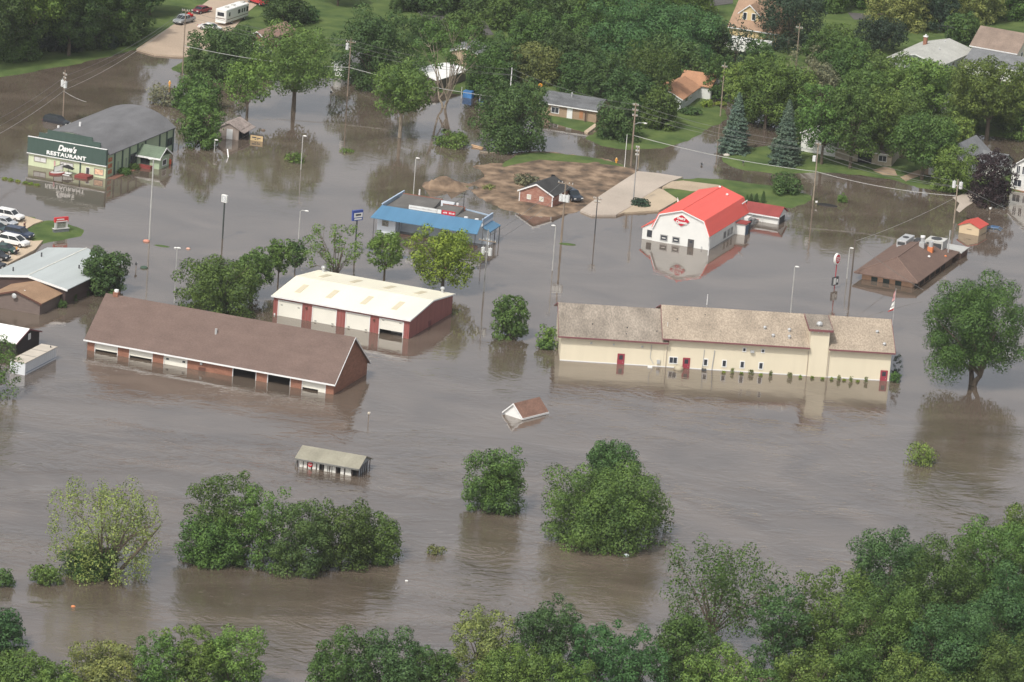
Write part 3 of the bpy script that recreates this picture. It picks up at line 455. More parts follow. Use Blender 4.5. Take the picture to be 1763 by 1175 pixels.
MB().box(3.6, L, 1.55, 1.7, .0, .35).build('deck_rail', mat('brown_rail', (.10, .06, .045)), g); MB().box(3.45, L, 1.75, 4.39, -.8, -.02).build('deck', mat('brown_rail', (1, 1, 1)), g)
for x in (.05, 4.6, 9.1, 13.6, L-.05): MB().tube([(x, .05, -1.2), (x, .05, 2.85)], .06, 6).build('post', grey_dark, g)
h1 = MB().add([(.9, 6, 3.86), (8, 6, 3.86), (8, 11.4, 3.86), (.9, 11.4, 3.86), (1.0, 6.2, 3.9), (7.9, 6.2, 3.9), (7.9, 11.4, 4.7), (1.0, 11.4, 4.7)], [(0, 3, 2, 1), (4, 5, 6, 7), (0, 1, 5, 4), (1, 2, 6, 5), (2, 3, 7, 6), (3, 0, 4, 7)]).build('sloped_roof_box', flat, g)
MB().box(.9, 8.1, 11.41, 11.55, 3.86, 4.8).build('sloped_roof_edge', mat('rusty_edge', (.24, .10, .07)), h1)
h2 = MB().add([(9, 5.2, 3.86), (12.8, 5.2, 3.86), (12.8, 9.4, 3.86), (9, 9.4, 3.86), (9.1, 5.4, 3.9), (12.7, 5.4, 3.9), (12.7, 9.4, 4.5), (9.1, 9.4, 4.5)], [(0, 3, 2, 1), (4, 5, 6, 7), (0, 1, 5, 4), (1, 2, 6, 5), (2, 3, 7, 6), (3, 0, 4, 7)]).build('sloped_roof_box', flat, g); MB().box(8.9, 12.9, 9.41, 9.54, 3.86, 4.6).build('sloped_roof_edge', mat('rusty_edge', (1, 1, 1)), h2)
MB().box(8.2, 10.6, 10.4, 10.6, 3.86, 4.8).build('roof_screen', wsid, g); MB().tube([(11.2, 10.4, 3.8), (11.2, 10.4, 4.8)], .2, 8).build('roof_pipe', trim, g)
MB().tube([(12.6, 9.4, 3.8), (12.6, 9.4, 7.0)], .06, 6).tube([(10.4, 9.4, 4.2), (12.6, 9.4, 6.5)], .04, 5).tube([(11.9, 9.4, 6.8), (13.4, 9.4, 6.8)], .04, 5).build('roof_mast', grey_dark, g)
vent(g, 14.6, 5.2, 3.85, .2, .35, trim, False); vent(g, 16.6, 5.0, 3.85, .2, .35, trim, False)
sb = MB().box(4.9, 9.9, 3.45, 3.55, 4.35, 5.05).box(10.0, 10.7, 3.45, 3.55, 4.35, 5.05).build('roof_sign', white, g); r_ = MB().box(10.8, 13.2, 3.45, 3.55, 4.3, 5.05).build('roof_sign', mat('sign_red', (1, 1, 1)), g)
gs = MB(); random.seed(4)
for k in range(22): x = 5.1+k*.215; gs.box(x, x+.13, 3.43, 3.447, 4.62, 4.62+random.choice((.12, .17, .2)))
gs.build('faded_lettering', mat('faded_grey', (.42, .36, .34)), sb); gs = MB(); [gs.box(11.05+k*.26, 11.05+k*.26+.18, 3.43, 3.447, 4.55, 4.55+(.28 if k % 3 else .2)) for k in range(8) if k != 3]; gs.build('faded_lettering', white, r_)
sp = MB().box(L+.005, L+1.2, 4.6, 7.8, -1.5, 2.5).build('side_room', wsid, g); MB().add([(L, 3.2, 3.3), (L+1.6, 3.2, 2.7), (L+1.6, 8.4, 2.7), (L, 8.4, 3.3), (L, 3.2, 3.15), (L+1.6, 3.2, 2.55), (L+1.6, 8.4, 2.55), (L, 8.4, 3.15)], [(0, 1, 2, 3), (7, 6, 5, 4), (0, 4, 5, 1), (1, 5, 6, 2), (2, 6, 7, 3), (3, 7, 4, 0)]).build('side_roof', blue, sp)
for y in (3.4, 5.8, 8.2): MB().tube([(L+1.5, y, -1.2), (L+1.5, y, 2.6)], .07, 6).build('post', grey_dark, g)
# brown hip roofed restaurant
g = frame('hip_roofed_restaurant', 'low tan restaurant under a broad brown hipped roof, flooded almost to its eaves', 'restaurant', (1483.6, 480.5), B=(1571, 495.5)); L, W, h = 8.9, 24.6, .95
salmon = mat('salmon_brick', (.52, .32, .21), .9, .1, .8, fine=.1); MB().box(0, L, 0, W, -1.5, h).build('wall', salmon, g)
for x0, x1 in ((1.65, 2.75), (3.7, 4.85), (5.85, 6.95)): window(g, x0, x1, -.6, .72, fm=salmon, m=mat('dark_green_pane', (.03, .05, .045), .3), fw=.03)
for i in range(6): window(g, 1.2+i*3.1, 3.2+i*3.1, -.6, .7, y=L, side='S', fm=grey_dark, m=dark, fw=.05)
o = 1.15; zr = 3.45; e = [(-o, -o, h+.3), (L+o, -o, h+.3), (L+o, W-1.2, h+.3), (-o, W-1.2, h+.3)]; r1, r2 = (L/2, 4.6, zr), (L/2, 17.2, zr)
hipf = MB().add(e+[r1, r2]+[(a, b, c-.18) for a, b, c in e], [(0, 1, 4), (1, 2, 5, 4), (2, 3, 5), (3, 0, 4, 5), (0, 6, 7, 1), (1, 7, 8, 2), (2, 8, 9, 3), (3, 9, 6, 0), (9, 8, 7, 6)]).build('roof', mat('brown_hip_shingle', (.15, .10, .08), .95, .1, .5, fine=.16), g)
hc = MB().tube([(L+o, -o, h+.33), (L/2, 4.6, zr+.04), (L/2, 17.2, zr+.04)], .1, 5).tube([(-o, -o, h+.33), (L/2, 4.6, zr+.04)], .08, 5).build('hip_cap', mat('light_brown_cap', (.20, .135, .11)), hipf)
MB().box(-.4, L+1.3, W-1.19, W+3.2, -1.4, 1.0).build('rear_block', mat('brown_wall', (.12, .07, .055)), g); MB().box(-.5, L+1.5, W-1.3, W+3.4, 1.01, 1.15).build('flat_roof', mat('pale_flat_roof', (.42, .42, .40), .9, .08), g)
def ac(par, x0, x1, y0, y1, z0, z1, m, name='air_conditioner'):
    o = MB().box(x0, x1, y0, y1, z0, z1).build(name, m, par, bevel=.05); MB().box(x0+.2, x1-.2, y0-.02, y0, z0+.25*(z1-z0), z1-.25*(z1-z0)).tube([((x0+x1)/2, (y0+y1)/2, z1), ((x0+x1)/2, (y0+y1)/2, z1+.12)], .32*min(x1-x0, y1-y0), 12).build('grille', grey_dark, o); return o
ac(g, .4, 2.1, 17.4, 22.4, 2.0, 3.1, steel); MB().box(.6, 1.9, 16.9, 17.4, 1.6, 2.0).build('unit_stand', steel, g); ac(g, 4.9, 8.0, 19.4, 22.4, 1.8, 3.5, mat('unit_cream', (.5, .5, .47), .6, .1)); ac(g, 2.6, 3.8, 20, 22, 2.0, 2.9, grey_dark)
ex = MB().box(5.0, 5.9, 15.2, 16.1, 2.7, 3.9).tube([(5.45, 15.65, 3.9), (5.45, 15.65, 4.7)], .33, 10).build('exhaust_fan', steel, g); MB().tube([(5.45, 15.65, 4.7), (5.45, 15.65, 5.0)], .42, 10).build('fan_hood', trim, ex)
ex = MB().box(6.5, 7.4, 15.4, 16.2, 2.2, 3.3).build('exhaust_fan', mat('orange_hood', (.6, .2, .08)), g); MB().tube([(6.95, 15.8, 3.3), (6.95, 15.8, 4.2)], .4, 10).build('fan_hood', steel, ex)
MB().tube([(8.9, 20, 1.4), (8.9, 20, 5.6)], .09, 8).build('mast', steel, g); vent(g, 7.6, 13, 2.0, .3, .15, trim); vent(g, 9.2, 17.6, 1.2, .4, .15, mat('orange_hood', (1, 1, 1)))
# brick cabin on the mud
g = frame('brick_cabin', 'small weathered brick cabin with a black shingle roof on the muddy island', 'cabin', (893.5, 349.5), B=(949.7, 359.9)); L, W, h, rise = 6.3, 7.2, 2.35, 1.5
gable_body(0, L, 0, W, h, rise, 'y', -.4).build('wall', brick_old, g); gable_roof(0, L, 0, W, h, rise, 'y', .35, .13).build('roof', mat('black_shingle', (.05, .05, .05), .95, .2, .5, fine=.2), g)
s = rise/(L/2); MB().prism([(-.35, h-s*.35-.12), (L/2, h+rise-.12), (L+.35, h-s*.35-.12), (L+.35, h-s*.35+.13), (L/2, h+rise+.14), (-.35, h-s*.35+.13)], -.31, -.25, 'y').build('rake_board', trim, g)
MB().box(-.06, .1, -.06, .1, -.3, h-.2).build('corner_board', trim, g); MB().box(L-.1, L+.06, -.06, .1, -.3, h-.2).build('corner_board', trim, g)
for x in (1.5, 3.9): window(g, x, x+.65, 1.05, 1.75, m=mat('boarded_window', (.62, .60, .5)), fw=.07)
MB().box(2.6, 3.2, W+.05, W+.35, 3.4, 4.1).build('roof_cap', dark, g)
# tan shed with red roof
g = frame('tan_shed', 'small tan shed with a bright red gable roof standing alone in the flooded street', 'shed', (1650.6, 400.6), B=(1685.4, 407)); L, W, h, rise = 3.7, 4.0, 1.4, .75
gable_body(0, L, 0, W, h, rise, 'y').build('wall', mat('tan_siding', (.56, .44, .29), .7, .05), g); gable_roof(0, L, 0, W, h, rise, 'y', .25, .1).build('roof', mat('salmon_red_metal', (.52, .08, .06), .5, .05), g); MB().box(1.4, 2.3, -.03, 0, .85, .92).build('hinge_strap', grey_dark, g)
# metal roofed building, brown roofed wing, white roofed barn, trailer
g = frame('metal_roofed_building', 'dark brown building with a wide pale grey metal roof beside the car park', 'building', (0, 513), -20.5); x0, x1, y0, y1 = -2.6, 10.4, 1.9, 21.6
dkw = mat('dark_brown_siding', (.075, .05, .045), .8, .12, .8, (1, 1, 5)); MB().prism([(x0, -1.5), (x1, -1.5), (x1, 2.75), (3.9, 3.75), (x0, 2.75)], y0, y1, 'y').build('wall', dkw, g)
pm = mat('pale_metal_roof', (.43, .465, .46), .5, .09, .15, (3, .3, 1)); MB().prism([(x0-.5, 2.75), (3.9, 3.8), (x1+.5, 2.72), (x1+.5, 2.84), (3.9, 3.94), (x0-.5, 2.87)], y0-.35, y1+.35, 'y').build('roof', pm, g)
rb = MB()
for y in np.arange(y0, y1, .9): rb.add([(x0-.5, y, 2.88), (3.9, y, 3.95), (3.9, y+.06, 3.97), (x0-.5, y+.06, 2.90)], [(0, 1, 2, 3)]).add([(3.9, y, 3.95), (x1+.5, y, 2.85), (x1+.5, y+.06, 2.87), (3.9, y+.06, 3.97)], [(0, 1, 2, 3)])
rb.build('roof_rib', pm, g); MB().box(3.78, 4.02, y0-.35, y1+.35, 3.93, 3.99).build('ridge_cap', mat('offwhite_cap', (.6, .6, .55)), g); MB().prism([(x0-.5, 2.55), (3.9, 3.6), (x1+.5, 2.52), (x1+.5, 2.85), (3.9, 3.95), (x0-.5, 2.88)], y0-.42, y0-.355, 'y').build('fascia', trim, g)
for x, y in ((-.6, 15), (7.6, 12), (-.2, 4.5)): vent(g, x, y, 3.2, .75, .12, grey_dark, False)
MB().box(-1.6, -.6, y0-1.6, y0-.4, -1, .9).build('bin', mat('bin_blue', (.05, .07, .10)), g)
g = frame('brown_roofed_wing', 'brown sided building with a tan shingle gable roof below the pale metal roofed building', 'building', (20, 534), B=(67, 542.6)); x0, L, W, h, rise = -3.4, 4.85, 11.9, 1.95, 1.25
gable_body(x0, L, 0, W, h, rise, 'y').build('wall', mat('taupe_siding', (.155, .12, .105), .8, .1, .8, (1, 1, 5)), g); gable_roof(x0, L, 0, W, h, rise, 'y', .4, .14).build('roof', mat('tan_brown_shingle', (.31, .20, .125), .95, .12, .4, fine=.12), g)
MB().prism([(x0-.4, h-.3), (.72, h+rise-.12), (L+.4, h-.3), (L+.4, h-.02), (.72, h+rise+.13), (x0-.4, h-.02)], -.33, -.28, 'y').build('rake_board', mat('brown_metal', (1, 1, 1)), g)
for x, y in ((2.4, 8.3), (3.6, 8.6), (1.4, 1.3)): vent(g, x, y, 2.6, .35, .16, trim)
MB().tube([(.6, -.1, 2.35), (.6, -.5, 2.5)], .06, 6).ball((.6, -.55, 2.5), .42, 12, 6, (1, .3, 1)).build('satellite_dish', steel, g)
g = frame('white_roofed_barn', 'dark sided barn with a bright white metal roof at the left edge', 'barn', (67, 592), -20.5); L, W, h, rise = 14, 7.6, 1.95, 1.25; 
gable_body(-L, 0, -W, 0, h, rise, 'x').build('wall', mat('dark_barn_siding', (.035, .028, .028), .8), g); gable_roof(-L, 0, -W, 0, h, rise, 'x', .35, .12).build('roof', mat('white_metal_roof', (.80, .80, .78), .45, .03), g); MB().prism([(-W-.35, h-.2), (-W/2, h+rise-.12), (.35, h-.2), (.35, h), (-W/2, h+rise+.1), (-W-.35, h)], .25, .31, 'x').build('rake_board', maroon, g)
window(g, -3.6, -3.1, 1.6, 2.3, y=0, side='S', m=white)
g = frame('box_trailer', 'long white box trailer with a dusty tan top afloat by the white roofed barn', 'trailer', (33, 645), -20); MB().box(-1.6, .95, 0, 10.4, -.9, 1.85).build('body', mat('trailer_white', (.62, .64, .66), .5, .04), g, bevel=.06); MB().box(-1.66, 1.01, -.05, 10.45, 1.86, 1.96).build('top', mat('dusty_top', (.50, .45, .38), .9, .1), g)
MB().box(.96, .99, .2, 10.2, .3, .38).build('rub_rail', mat('trailer_blue', (.2, .26, .35)), g); rb = MB(); [rb.box(.96, .985, y, y+.04, .45, 1.8) for y in np.arange(.5, 10.2, .65)]; rb.build('side_rib', mat('trailer_grey', (.5, .52, .54)), g); vent(g, .4, 9.4, 1.9, .35, .09, grey_dark, False); MB().box(-1.62, .95, 3.5, 3.55, 1.965, 1.99).box(-1.62, .95, 7, 7.05, 1.965, 1.99).build('top_seam', grey_dark, g)
# wrecked lumber shed
g = frame('open_lumber_shed', 'shed with a grey green roof and battered white board walls swamped in midstream', 'shed', (511.7, 803.5), B=(614.4, 821.4)); L, W, h, rise = 9.1, 4.9, 1.35, 1.0
gable_roof(0, L, 0, W, h, rise, 'x', .45, .12).build('roof', mat('mossy_roof', (.27, .255, .20), .95, .16, .5, fine=.08), g); MB().box(-.3, L+.3, -.57, -.455, h-.22, h-.02).box(.1, L-.1, .1, .2, h-.35, h-.05).build('eave_beam', mat('grey_beam', (.17, .17, .16)), g)
random.seed(9); bw = mat('battered_white_board', (.66, .65, .60), .8, .12, 1.2); dwood = mat('dark_wood', (.07, .055, .05), .9, .2)
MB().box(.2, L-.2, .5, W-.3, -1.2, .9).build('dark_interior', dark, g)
gaps = (2.9, 3.4, 5.35, 5.9, 8.4)
for i, x in enumerate(np.arange(.3, L-.3, .62)):
    if any(abs(x+.3-q) < .33 for q in gaps) and i % 2: continue
    sl_ = random.uniform(-.25, .25)*(i % 3 == 0); MB().add([(x, .05, -1), (x+.5, .05, -1), (x+.5+sl_, .05, h-.2), (x+sl_, .05, h-.2), (x, .11, -1), (x+.5, .11, -1), (x+.5+sl_, .11, h-.2), (x+sl_, .11, h-.2)], [(0, 1, 2, 3), (7, 6, 5, 4), (0, 4, 5, 1), (1, 5, 6, 2), (2, 6, 7, 3), (3, 7, 4, 0)]).build('board', bw, g)
for x in (.05, 1.5, 2.9, 3.75, 4.9, 6.0, 7.2, 8.3, L-.1): sl_ = random.uniform(-.2, .2); MB().tube([(x+sl_, .0, -1), (x, .0, h-.15)], .075, 5).build('post', dwood, g)
for y in (.8, 1.6, 2.4, 3.2, 4.0): MB().box(L-.1, L-.04, y-.1, y+.35, -1, h+.1).build('board', mat('grey_board', (.36, .38, .40)), g)
for y in (.1, 1.3, 2.1, 2.9, 3.7, W): MB().tube([(L, y, -1), (L, y, h)], .07, 5).build('post', dwood, g)
MB().prism([(0, h-.1), (W/2, h+rise-.1), (W, h-.1)], L-.06, L, 'x').build('gable_board', mat('grey_board', (1, 1, 1)), g); MB().tube([(-.5, .2, -.3), (0, .1, h-.3)], .09, 5).build('brace', mat('grey_beam', (1, 1, 1)), g)
st = MB(); a8 = [(1.95+.37*math.cos(R(22.5+45*k)), .62+.37*math.sin(R(22.5+45*k))) for k in range(8)]; sg = st.prism(a8, -.10, -.06, 'y').build('stop_sign', mat('stop_red', (.55, .02, .03), .4, .03), None); sg.location = g.location; sg.rotation_euler = g.rotation_euler; text('STOP', 'lettering', lm, sg, 1.70, 2.2, .5, .74, -.115, .01, bold=.03); tag(sg, 'red octagonal stop sign leaning on the battered white shed', 'sign')
# half sunk white shed
g = frame('sunken_white_shed', 'white garden shed tilted in the current with only its brown roof and gable showing', 'shed', (869, 713.4), B=(898, 723)); L, W, h, rise = 3.45, 5.4, .5, 1.55; g.rotation_euler = (0, 0, g.rotation_euler.z)
gable_body(0, L, 0, W, h, rise, 'y').build('wall', mat('clean_white_siding', (.74, .74, .72), .6, .02), g); gable_roof(0, L, 0, W, h, rise, 'y', .3, .1).build('roof', mat('redbrown_shingle', (.20, .115, .085), .95, .14, .8, fine=.22), g)
s = rise/(L/2); MB().prism([(-.3, h-s*.3-.12), (L/2, h+rise-.12), (L+.3, h-s*.3-.12), (L+.3, h-s*.3+.11), (L/2, h+rise+.12), (-.3, h-s*.3+.11)], -.28, -.22, 'y').build('rake_board', trim, g); MB().box(L+.31, L+.38, -.2, W+.2, h-s*.3-.16, h-s*.3+.12).build('eave_board', trim, g)
# grey wooden kiosk
g = frame('weathered_kiosk', 'small weathered wooden kiosk with a sagging shingle roof and a white door', 'kiosk', (389.7, 238.9), -16); x0, L, W, h, rise = -1.5, 2.3, 5.4, 1.95, .95
wwood = mat('weathered_wood', (.33, .275, .24), .9, .15, 1, (3, 3, .4)); gable_body(x0, L, 0, W, h, rise, 'y').build('wall', wwood, g); gable_roof(x0, L, 0, W, h, rise, 'y', .35, .12).build('roof', mat('old_grey_shingle', (.30, .25, .225), .95, .25, .8, fine=.3), g)
door(g, .1, 1.05, -1, 1.75, trim); MB().box(-1.9, 0, -.35, -.05, -.8, .55).build('bench', wwood, g)
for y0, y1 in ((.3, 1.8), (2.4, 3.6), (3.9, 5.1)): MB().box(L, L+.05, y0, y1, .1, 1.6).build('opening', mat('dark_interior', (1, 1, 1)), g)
for y in (.05, 2.1, 3.7, 5.3): MB().box(L, L+.1, y-.07, y+.07, -1, 1.9).build('post', mat('dark_wood', (1, 1, 1)), g)
MB().add([(L+.02, -.3, 1.95), (L+1.2, -.3, 1.5), (L+1.2, 5.7, 1.5), (L+.02, 5.7, 1.95), (L+.02, -.3, 1.87), (L+1.2, -.3, 1.42), (L+1.2, 5.7, 1.42), (L+.02, 5.7, 1.87)], [(0, 1, 2, 3), (7, 6, 5, 4), (0, 4, 5, 1), (1, 5, 6, 2), (2, 6, 7, 3), (3, 7, 4, 0)]).build('awning', mat('old_grey_shingle', (1, 1, 1)), g)
# houses
tanb = mat('tan_brick_wall', (.36, .26, .18), .9, .1, fine=.1); pgrey = mat('pale_grey_siding', (.50, .52, .52), .7, .05); greyroof = mat('mottled_grey_shingle', (.125, .13, .135), .95, .25, .45, (1, 2, 1), fine=.3); lgrey = mat('light_grey_shingle', (.42, .42, .385), .95, .1, .4, fine=.14); slate = mat('slate_shingle', (.17, .175, .18), .95, .12, .5, fine=.15)
r, L = simple_house('grey_roofed_house', 'low tan brick ranch house with a mottled dark grey roof and a white storm door', (930, 198.5), (1026, 213.5), 8, 2.55, 1.35, 'x', tanb, greyroof, feats=[('d', 5.4, 6.3, .2, 2.2), ('w', 2.2, 3.6, .9, 1.9), ('v', 5, 3, 3.9)])
MB().box(7.8, 8.5, -.06, 0, .6, 2.0).build('shutter_panel', mat('orange_brick_panel', (.42, .2, .1)), r); MB().box(9.1, 9.3, -.7, -.5, .2, 2.3).build('porch_post', mat('brown_rail', (1, 1, 1)), r)
r, L = simple_house('orange_roofed_house', 'white ranch house with an orange brown shingle roof and a wing with dark garage bays', (1118, 186), (1171, 193.5), 13, 2.6, 1.4, 'y', mat('greyish_white_siding', (.60, .62, .62)), mat('orange_shingle', (.40, .215, .125), .95, .1, .4, fine=.1), feats=[('sw', 3.0, 5.0, 1.3, 2.2), ('sw', 6.5, 8, 1.3, 2.2)])  # main walls in a slightly greyer white than the wing
gable_body(L-4, L+2.4, 13.0, 21, 2.75, 1.6, 'x').build('garage_wing', white, r); gable_roof(L-4, L+2.4, 13.0, 21, 2.75, 1.6, 'x', .35).build('wing_roof', mat('orange_shingle', (1, 1, 1)), r)
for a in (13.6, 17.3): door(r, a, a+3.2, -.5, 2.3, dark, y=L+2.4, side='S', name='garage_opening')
r, L = simple_house('long_grey_roofed_house', 'long pale house with a light grey low pitched roof and a red brick chimney', (1529, 123), (1616, 138), 19, 2.9, 1.5, 'y', pgrey, lgrey, feats=[('sw', 3, 4.4, 1.6, 2.4), ('sw', 7, 8.4, 1.6, 2.4), ('sw', 12, 13, 1.6, 2.4), ('c', 2.4, 13.5, 4.0), ('v', 5.7, 16, 4.0), ('v', 7.2, 9, 3.9)])
MB().tube([(5.2, 18.3, 4.2), (5.2, 18.3, 7.4)], .04, 5).tube([(3.6, 18.3, 7.2), (6.8, 18.3, 7.0)], .04, 5).tube([(4.3, 17.8, 7.1), (4.3, 18.8, 7.1)], .03, 5).tube([(5.9, 17.7, 7.05), (5.9, 18.9, 7.05)], .03, 5).build('antenna', grey_dark, r)
r, L = simple_house('two_storey_house', 'cream two storey house with a rusty brown roof at the upper right edge', (1673, 77), (1751, 91), 9, 5.0, 3.1, 'x', mat('cream_siding', (.72, .68, .56)), mat('lichen_brown_roof', (.235, .18, .145), .95, .2, .4, fine=.12), z=5.0, feats=[('sw', 2.2, 3.0, 3.2, 4.6), ('sw', 5.0, 5.8, 3.2, 4.6)])
r, L = simple_house('slate_roofed_house', 'white house with a slate grey roof in front of the cream two storey house', (1662, 104), (1790, 128), 7.5, 3.0, 1.9, 'x', white, slate, z=3.0, feats=[('w', 1.5, 2.6, 1.2, 2.2), ('w', 6, 7.2, 1.2, 2.2)])
r, L = simple_house('white_garage', 'small white garage with a grey roof between the trees', (1578, 186.5), (1628, 197.5), 5.5, 2.3, 1.1, 'x', white, slate, cat='garage', feats=[('w', 4.2, 4.8, .8, 1.3)])
r, L = simple_house('corner_house', 'white house with a slate grey gable roof behind the light green roadside tree', (1598, 303), (1668, 316), 12, 2.9, 3.2, 'y', white, slate, feats=[('w', 1.0, 2.0, .8, 2.0), ('w', 5.2, 6.2, .8, 2.0)])
gable_body(L-1, L+3.5, 7.0, 12.5, 2.6, 1.5, 'x').build('wing', white, r); gable_roof(L-1.5, L+3.5, 7.0, 12.5, 2.65, 1.5, 'x', .3).build('wing_roof', slate, r)
r, L = simple_house('white_clapboard_house', 'two storey white clapboard house cut off by the right edge', (1739, 326), (1800, 337), 10, 4.4, 2.6, 'y', white, mat('greybrown_shingle', (.26, .23, .20), .95, .12, fine=.12), feats=[('w', .9, 1.5, 3.2, 4.6), ('w', 2.0, 2.6, 3.2, 4.6), ('w', .6, 2.0, .8, 2.0), ('w', 2.6, 3.0, .8, 2.0)])
MB().box(-.3, 6.7, -.5, -.05, -.3, .12).build('brick_step', brick, r)
r, L = simple_house('white_cottage', 'white cottage half hidden behind the right blue spruce', (1378, 262), (1440, 273), 9, 3.8, 1.9, 'y', white, mat('greybrown_shingle', (1, 1, 1)), feats=[('w', 1.5, 2.4, 1.6, 2.6)])
r, L = simple_house('stone_fronted_house', 'low tan stone house with a dark picture window behind the willowy tree', (1437, 276), (1534, 289), 8, 2.6, 2.2, 'x', mat('tan_stone_wall', (.42, .37, .28), .9, .12, fine=.15), mat('greybrown_shingle', (1, 1, 1)), feats=[('w', 8.2, 9.6, 1.0, 2.0)])
MB().box(4.3, 6.9, -.08, 0, .1, 2.2).build('carport_opening', mat('dark_interior', (1, 1, 1)), r)
r, L = simple_house('red_roofed_bungalow', 'brick bungalow with a reddish brown roof beside the motorhome drive', (427, 85), (456, 90), 12, 2.6, 1.2, 'y', mat('rose_brick', (.30, .16, .12)), mat('rose_shingle', (.30, .19, .155), .95, .14, .5, (1, 2, 1), fine=.15), feats=[('w', 1.2, 2.4, .8, 1.8)])
r, L = simple_house('white_metal_roofed_garage', 'open sided garage with a glaring white corrugated roof behind the bare branched tree', (698, 148), (750, 158), 12, 2.3, .8, 'y', mat('greybrown_siding', (.20, .17, .15)), mat('corrugated_white', (.85, .85, .82), .5, .12, 1.5, (3, .5, 1), fine=.15), cat='garage')
r, L = simple_house('tan_gabled_house', 'small tan house with white gable trim behind the bare branched tree', (775, 110), (822, 116), 8, 2.6, .9, 'y', mat('peach_siding', (.50, .38, .27)), slate, feats=[('w', 3.4, 4.6, 1.6, 2.1)])
r, L = simple_house('pale_shed_house', 'pale grey outbuilding with a white door behind the transformer pole', (574, 131), (604, 136), 7, 2.7, 1.6, 'y', pgrey, mat('medium_grey_shingle', (.28, .28, .28), .95, .1), cat='outbuilding', feats=[('d', .5, 1.7, .1, 2.1)])
r, L = simple_house('yellow_dormer_house', 'pale yellow house with a brown roof and a dormer at the top edge', (1256, 44), (1340, 57), 13, 3.2, 5.2, 'x', mat('pale_yellow_siding', (.62, .48, .27)), mat('warm_brown_shingle', (.33, .22, .15), .95, .1, fine=.1), z=3.2)
dm_ = gable_body(1.6, 5.6, 1.5, 7, 5.9, 1.7, 'y', 3).build('dormer', mat('pale_yellow_siding', (1, 1, 1)), r); gable_roof(1.6, 5.6, 1.5, 7, 5.9, 1.7, 'y', .35).build('dormer_roof', mat('warm_brown_shingle', (1, 1, 1)), dm_); window(dm_, 2.3, 3.0, 4.7, 6.0, y=1.5); window(dm_, 4.2, 4.9, 4.7, 6.0, y=1.5)
MB().prism([(1.15, 5.55), (3.6, 7.6), (6.05, 5.55), (6.05, 5.8), (3.6, 7.86), (1.15, 5.8)], 1.19, 1.25, 'y').build('dormer_trim', trim, dm_)
# ------------------------------------------------------------------ trees
LC = dict(dk=(.052, .101, .031), md=(.068, .126, .031), lt=(.100, .165, .038), yl=(.145, .205, .032), ol=(.140, .175, .058), gr=(.135, .145, .09), bl=(.082, .128, .098), wi=(.155, .195, .060), pu=(.028, .017, .021), vd=(.026, .050, .030), fg=(.046, .106, .036))
def leaves(rng, P, N, size, name, m, parent):
    n = len(P); N = N/np.linalg.norm(N, axis=1, keepdims=True); a = np.cross(N, rng.normal(size=(n, 3))); a /= np.linalg.norm(a, axis=1, keepdims=True)+1e-9; b = np.cross(N, a)
    s = size*rng.uniform(.55, 1.25, (n, 1)); V = np.stack([P-a*s*.5, P+b*s*.34+N*s*.08, P+a*s*.5, P-b*s*.34+N*s*.08], 1).reshape(-1, 3).astype(np.float32)
    me = bpy.data.meshes.new(name); me.vertices.add(4*n); me.vertices.foreach_set('co', V.ravel()); me.loops.add(4*n); me.loops.foreach_set('vertex_index', np.arange(4*n, dtype=np.int32)); me.polygons.add(n); me.polygons.foreach_set('loop_start', np.arange(0, 4*n, 4, dtype=np.int32)); me.update(calc_edges=True)
    me.materials.append(m); o = bpy.data.objects.new(name, me); C.objects.link(o); o.parent = parent; return o
def lobes_for(rng, kind, r, zb, zt, low=False):
    pa, pb = rng.uniform(0, 6.28, 2)
    h = zt-zb; zc = (zb+zt)/2; out = []
    if kind == 'broad':   n, ls, fill = 58, .225, .84
    elif kind == 'spread': n, ls, fill = 64, .20, .88
    elif kind == 'sparse': n, ls, fill = 36, .17, .9
    elif kind == 'willow': n, ls, fill = 60, .16, .88
    elif kind == 'bush': n, ls, fill = 22, .30, .76
    else: n, ls, fill = 26, .30, .8
    for i in range(n):
        u = 1-2*(i+.5)/n; ph = i*2.39996+rng.uniform(-.3, .3); q = (1-u*u)**(.2 if low and u < 0 else .38); u = math.copysign(abs(u)**.85, u); f = fill*rng.uniform(.74, 1.1)*(1+.10*math.sin(2*ph+pa)+.10*math.sin(3*ph+pb+2*u))
        x, y, z = q*math.cos(ph)*f, q*math.sin(ph)*f, u*f
        if kind in ('broad', 'spread') and z < -.5: x *= .92; y *= .92
        l = ls*rng.uniform(.75, 1.3); f0 = math.hypot(x, y)/1.0; cl = min(1, .98/max(f0, .01)); x *= cl; y *= cl; z = max(-.95, min(.88, z)); out.append((x*r, y*r, zc+z*h/2*.97, l*r, l*min(r, h*.62)*(1.6 if kind == 'willow' else .85)))
    if kind not in ('sparse',):
        for i in range(max(3, n//6)): d = rng.normal(size=3)*.28; out.append((d[0]*r, d[1]*r, zc+d[2]*h/2, ls*1.7*r, ls*1.5*r))
    return np.array(out)
def foliage(rng, lob, size, dens, upbias=.25):
    w_ = lob[:, 3]*np.maximum(lob[:, 3], lob[:, 4]); area = 4*math.pi*w_.sum(); n = int(min(60000, max(400, dens*area/(size*size)))); k = rng.choice(len(lob), n, p=w_/w_.sum())
    d = rng.normal(size=(n, 3)); d[:, 2] += upbias; d /= np.linalg.norm(d, axis=1, keepdims=True); L = lob[k]; f = 1-.38*rng.random((n, 1))**2.2+.07*rng.normal(size=(n, 1))
    lump = 1+.16*np.sin(d[:, :1]*7+k[:, None])*np.sin(d[:, 1:2]*6+2*k[:, None])*np.sin(d[:, 2:]*6.5)
    return L[:, :3]+d*f*lump*np.stack([L[:, 3], L[:, 3], L[:, 4]], 1), d*1.5+rng.normal(size=(n, 3))*.42+np.array([0, 0, .2])
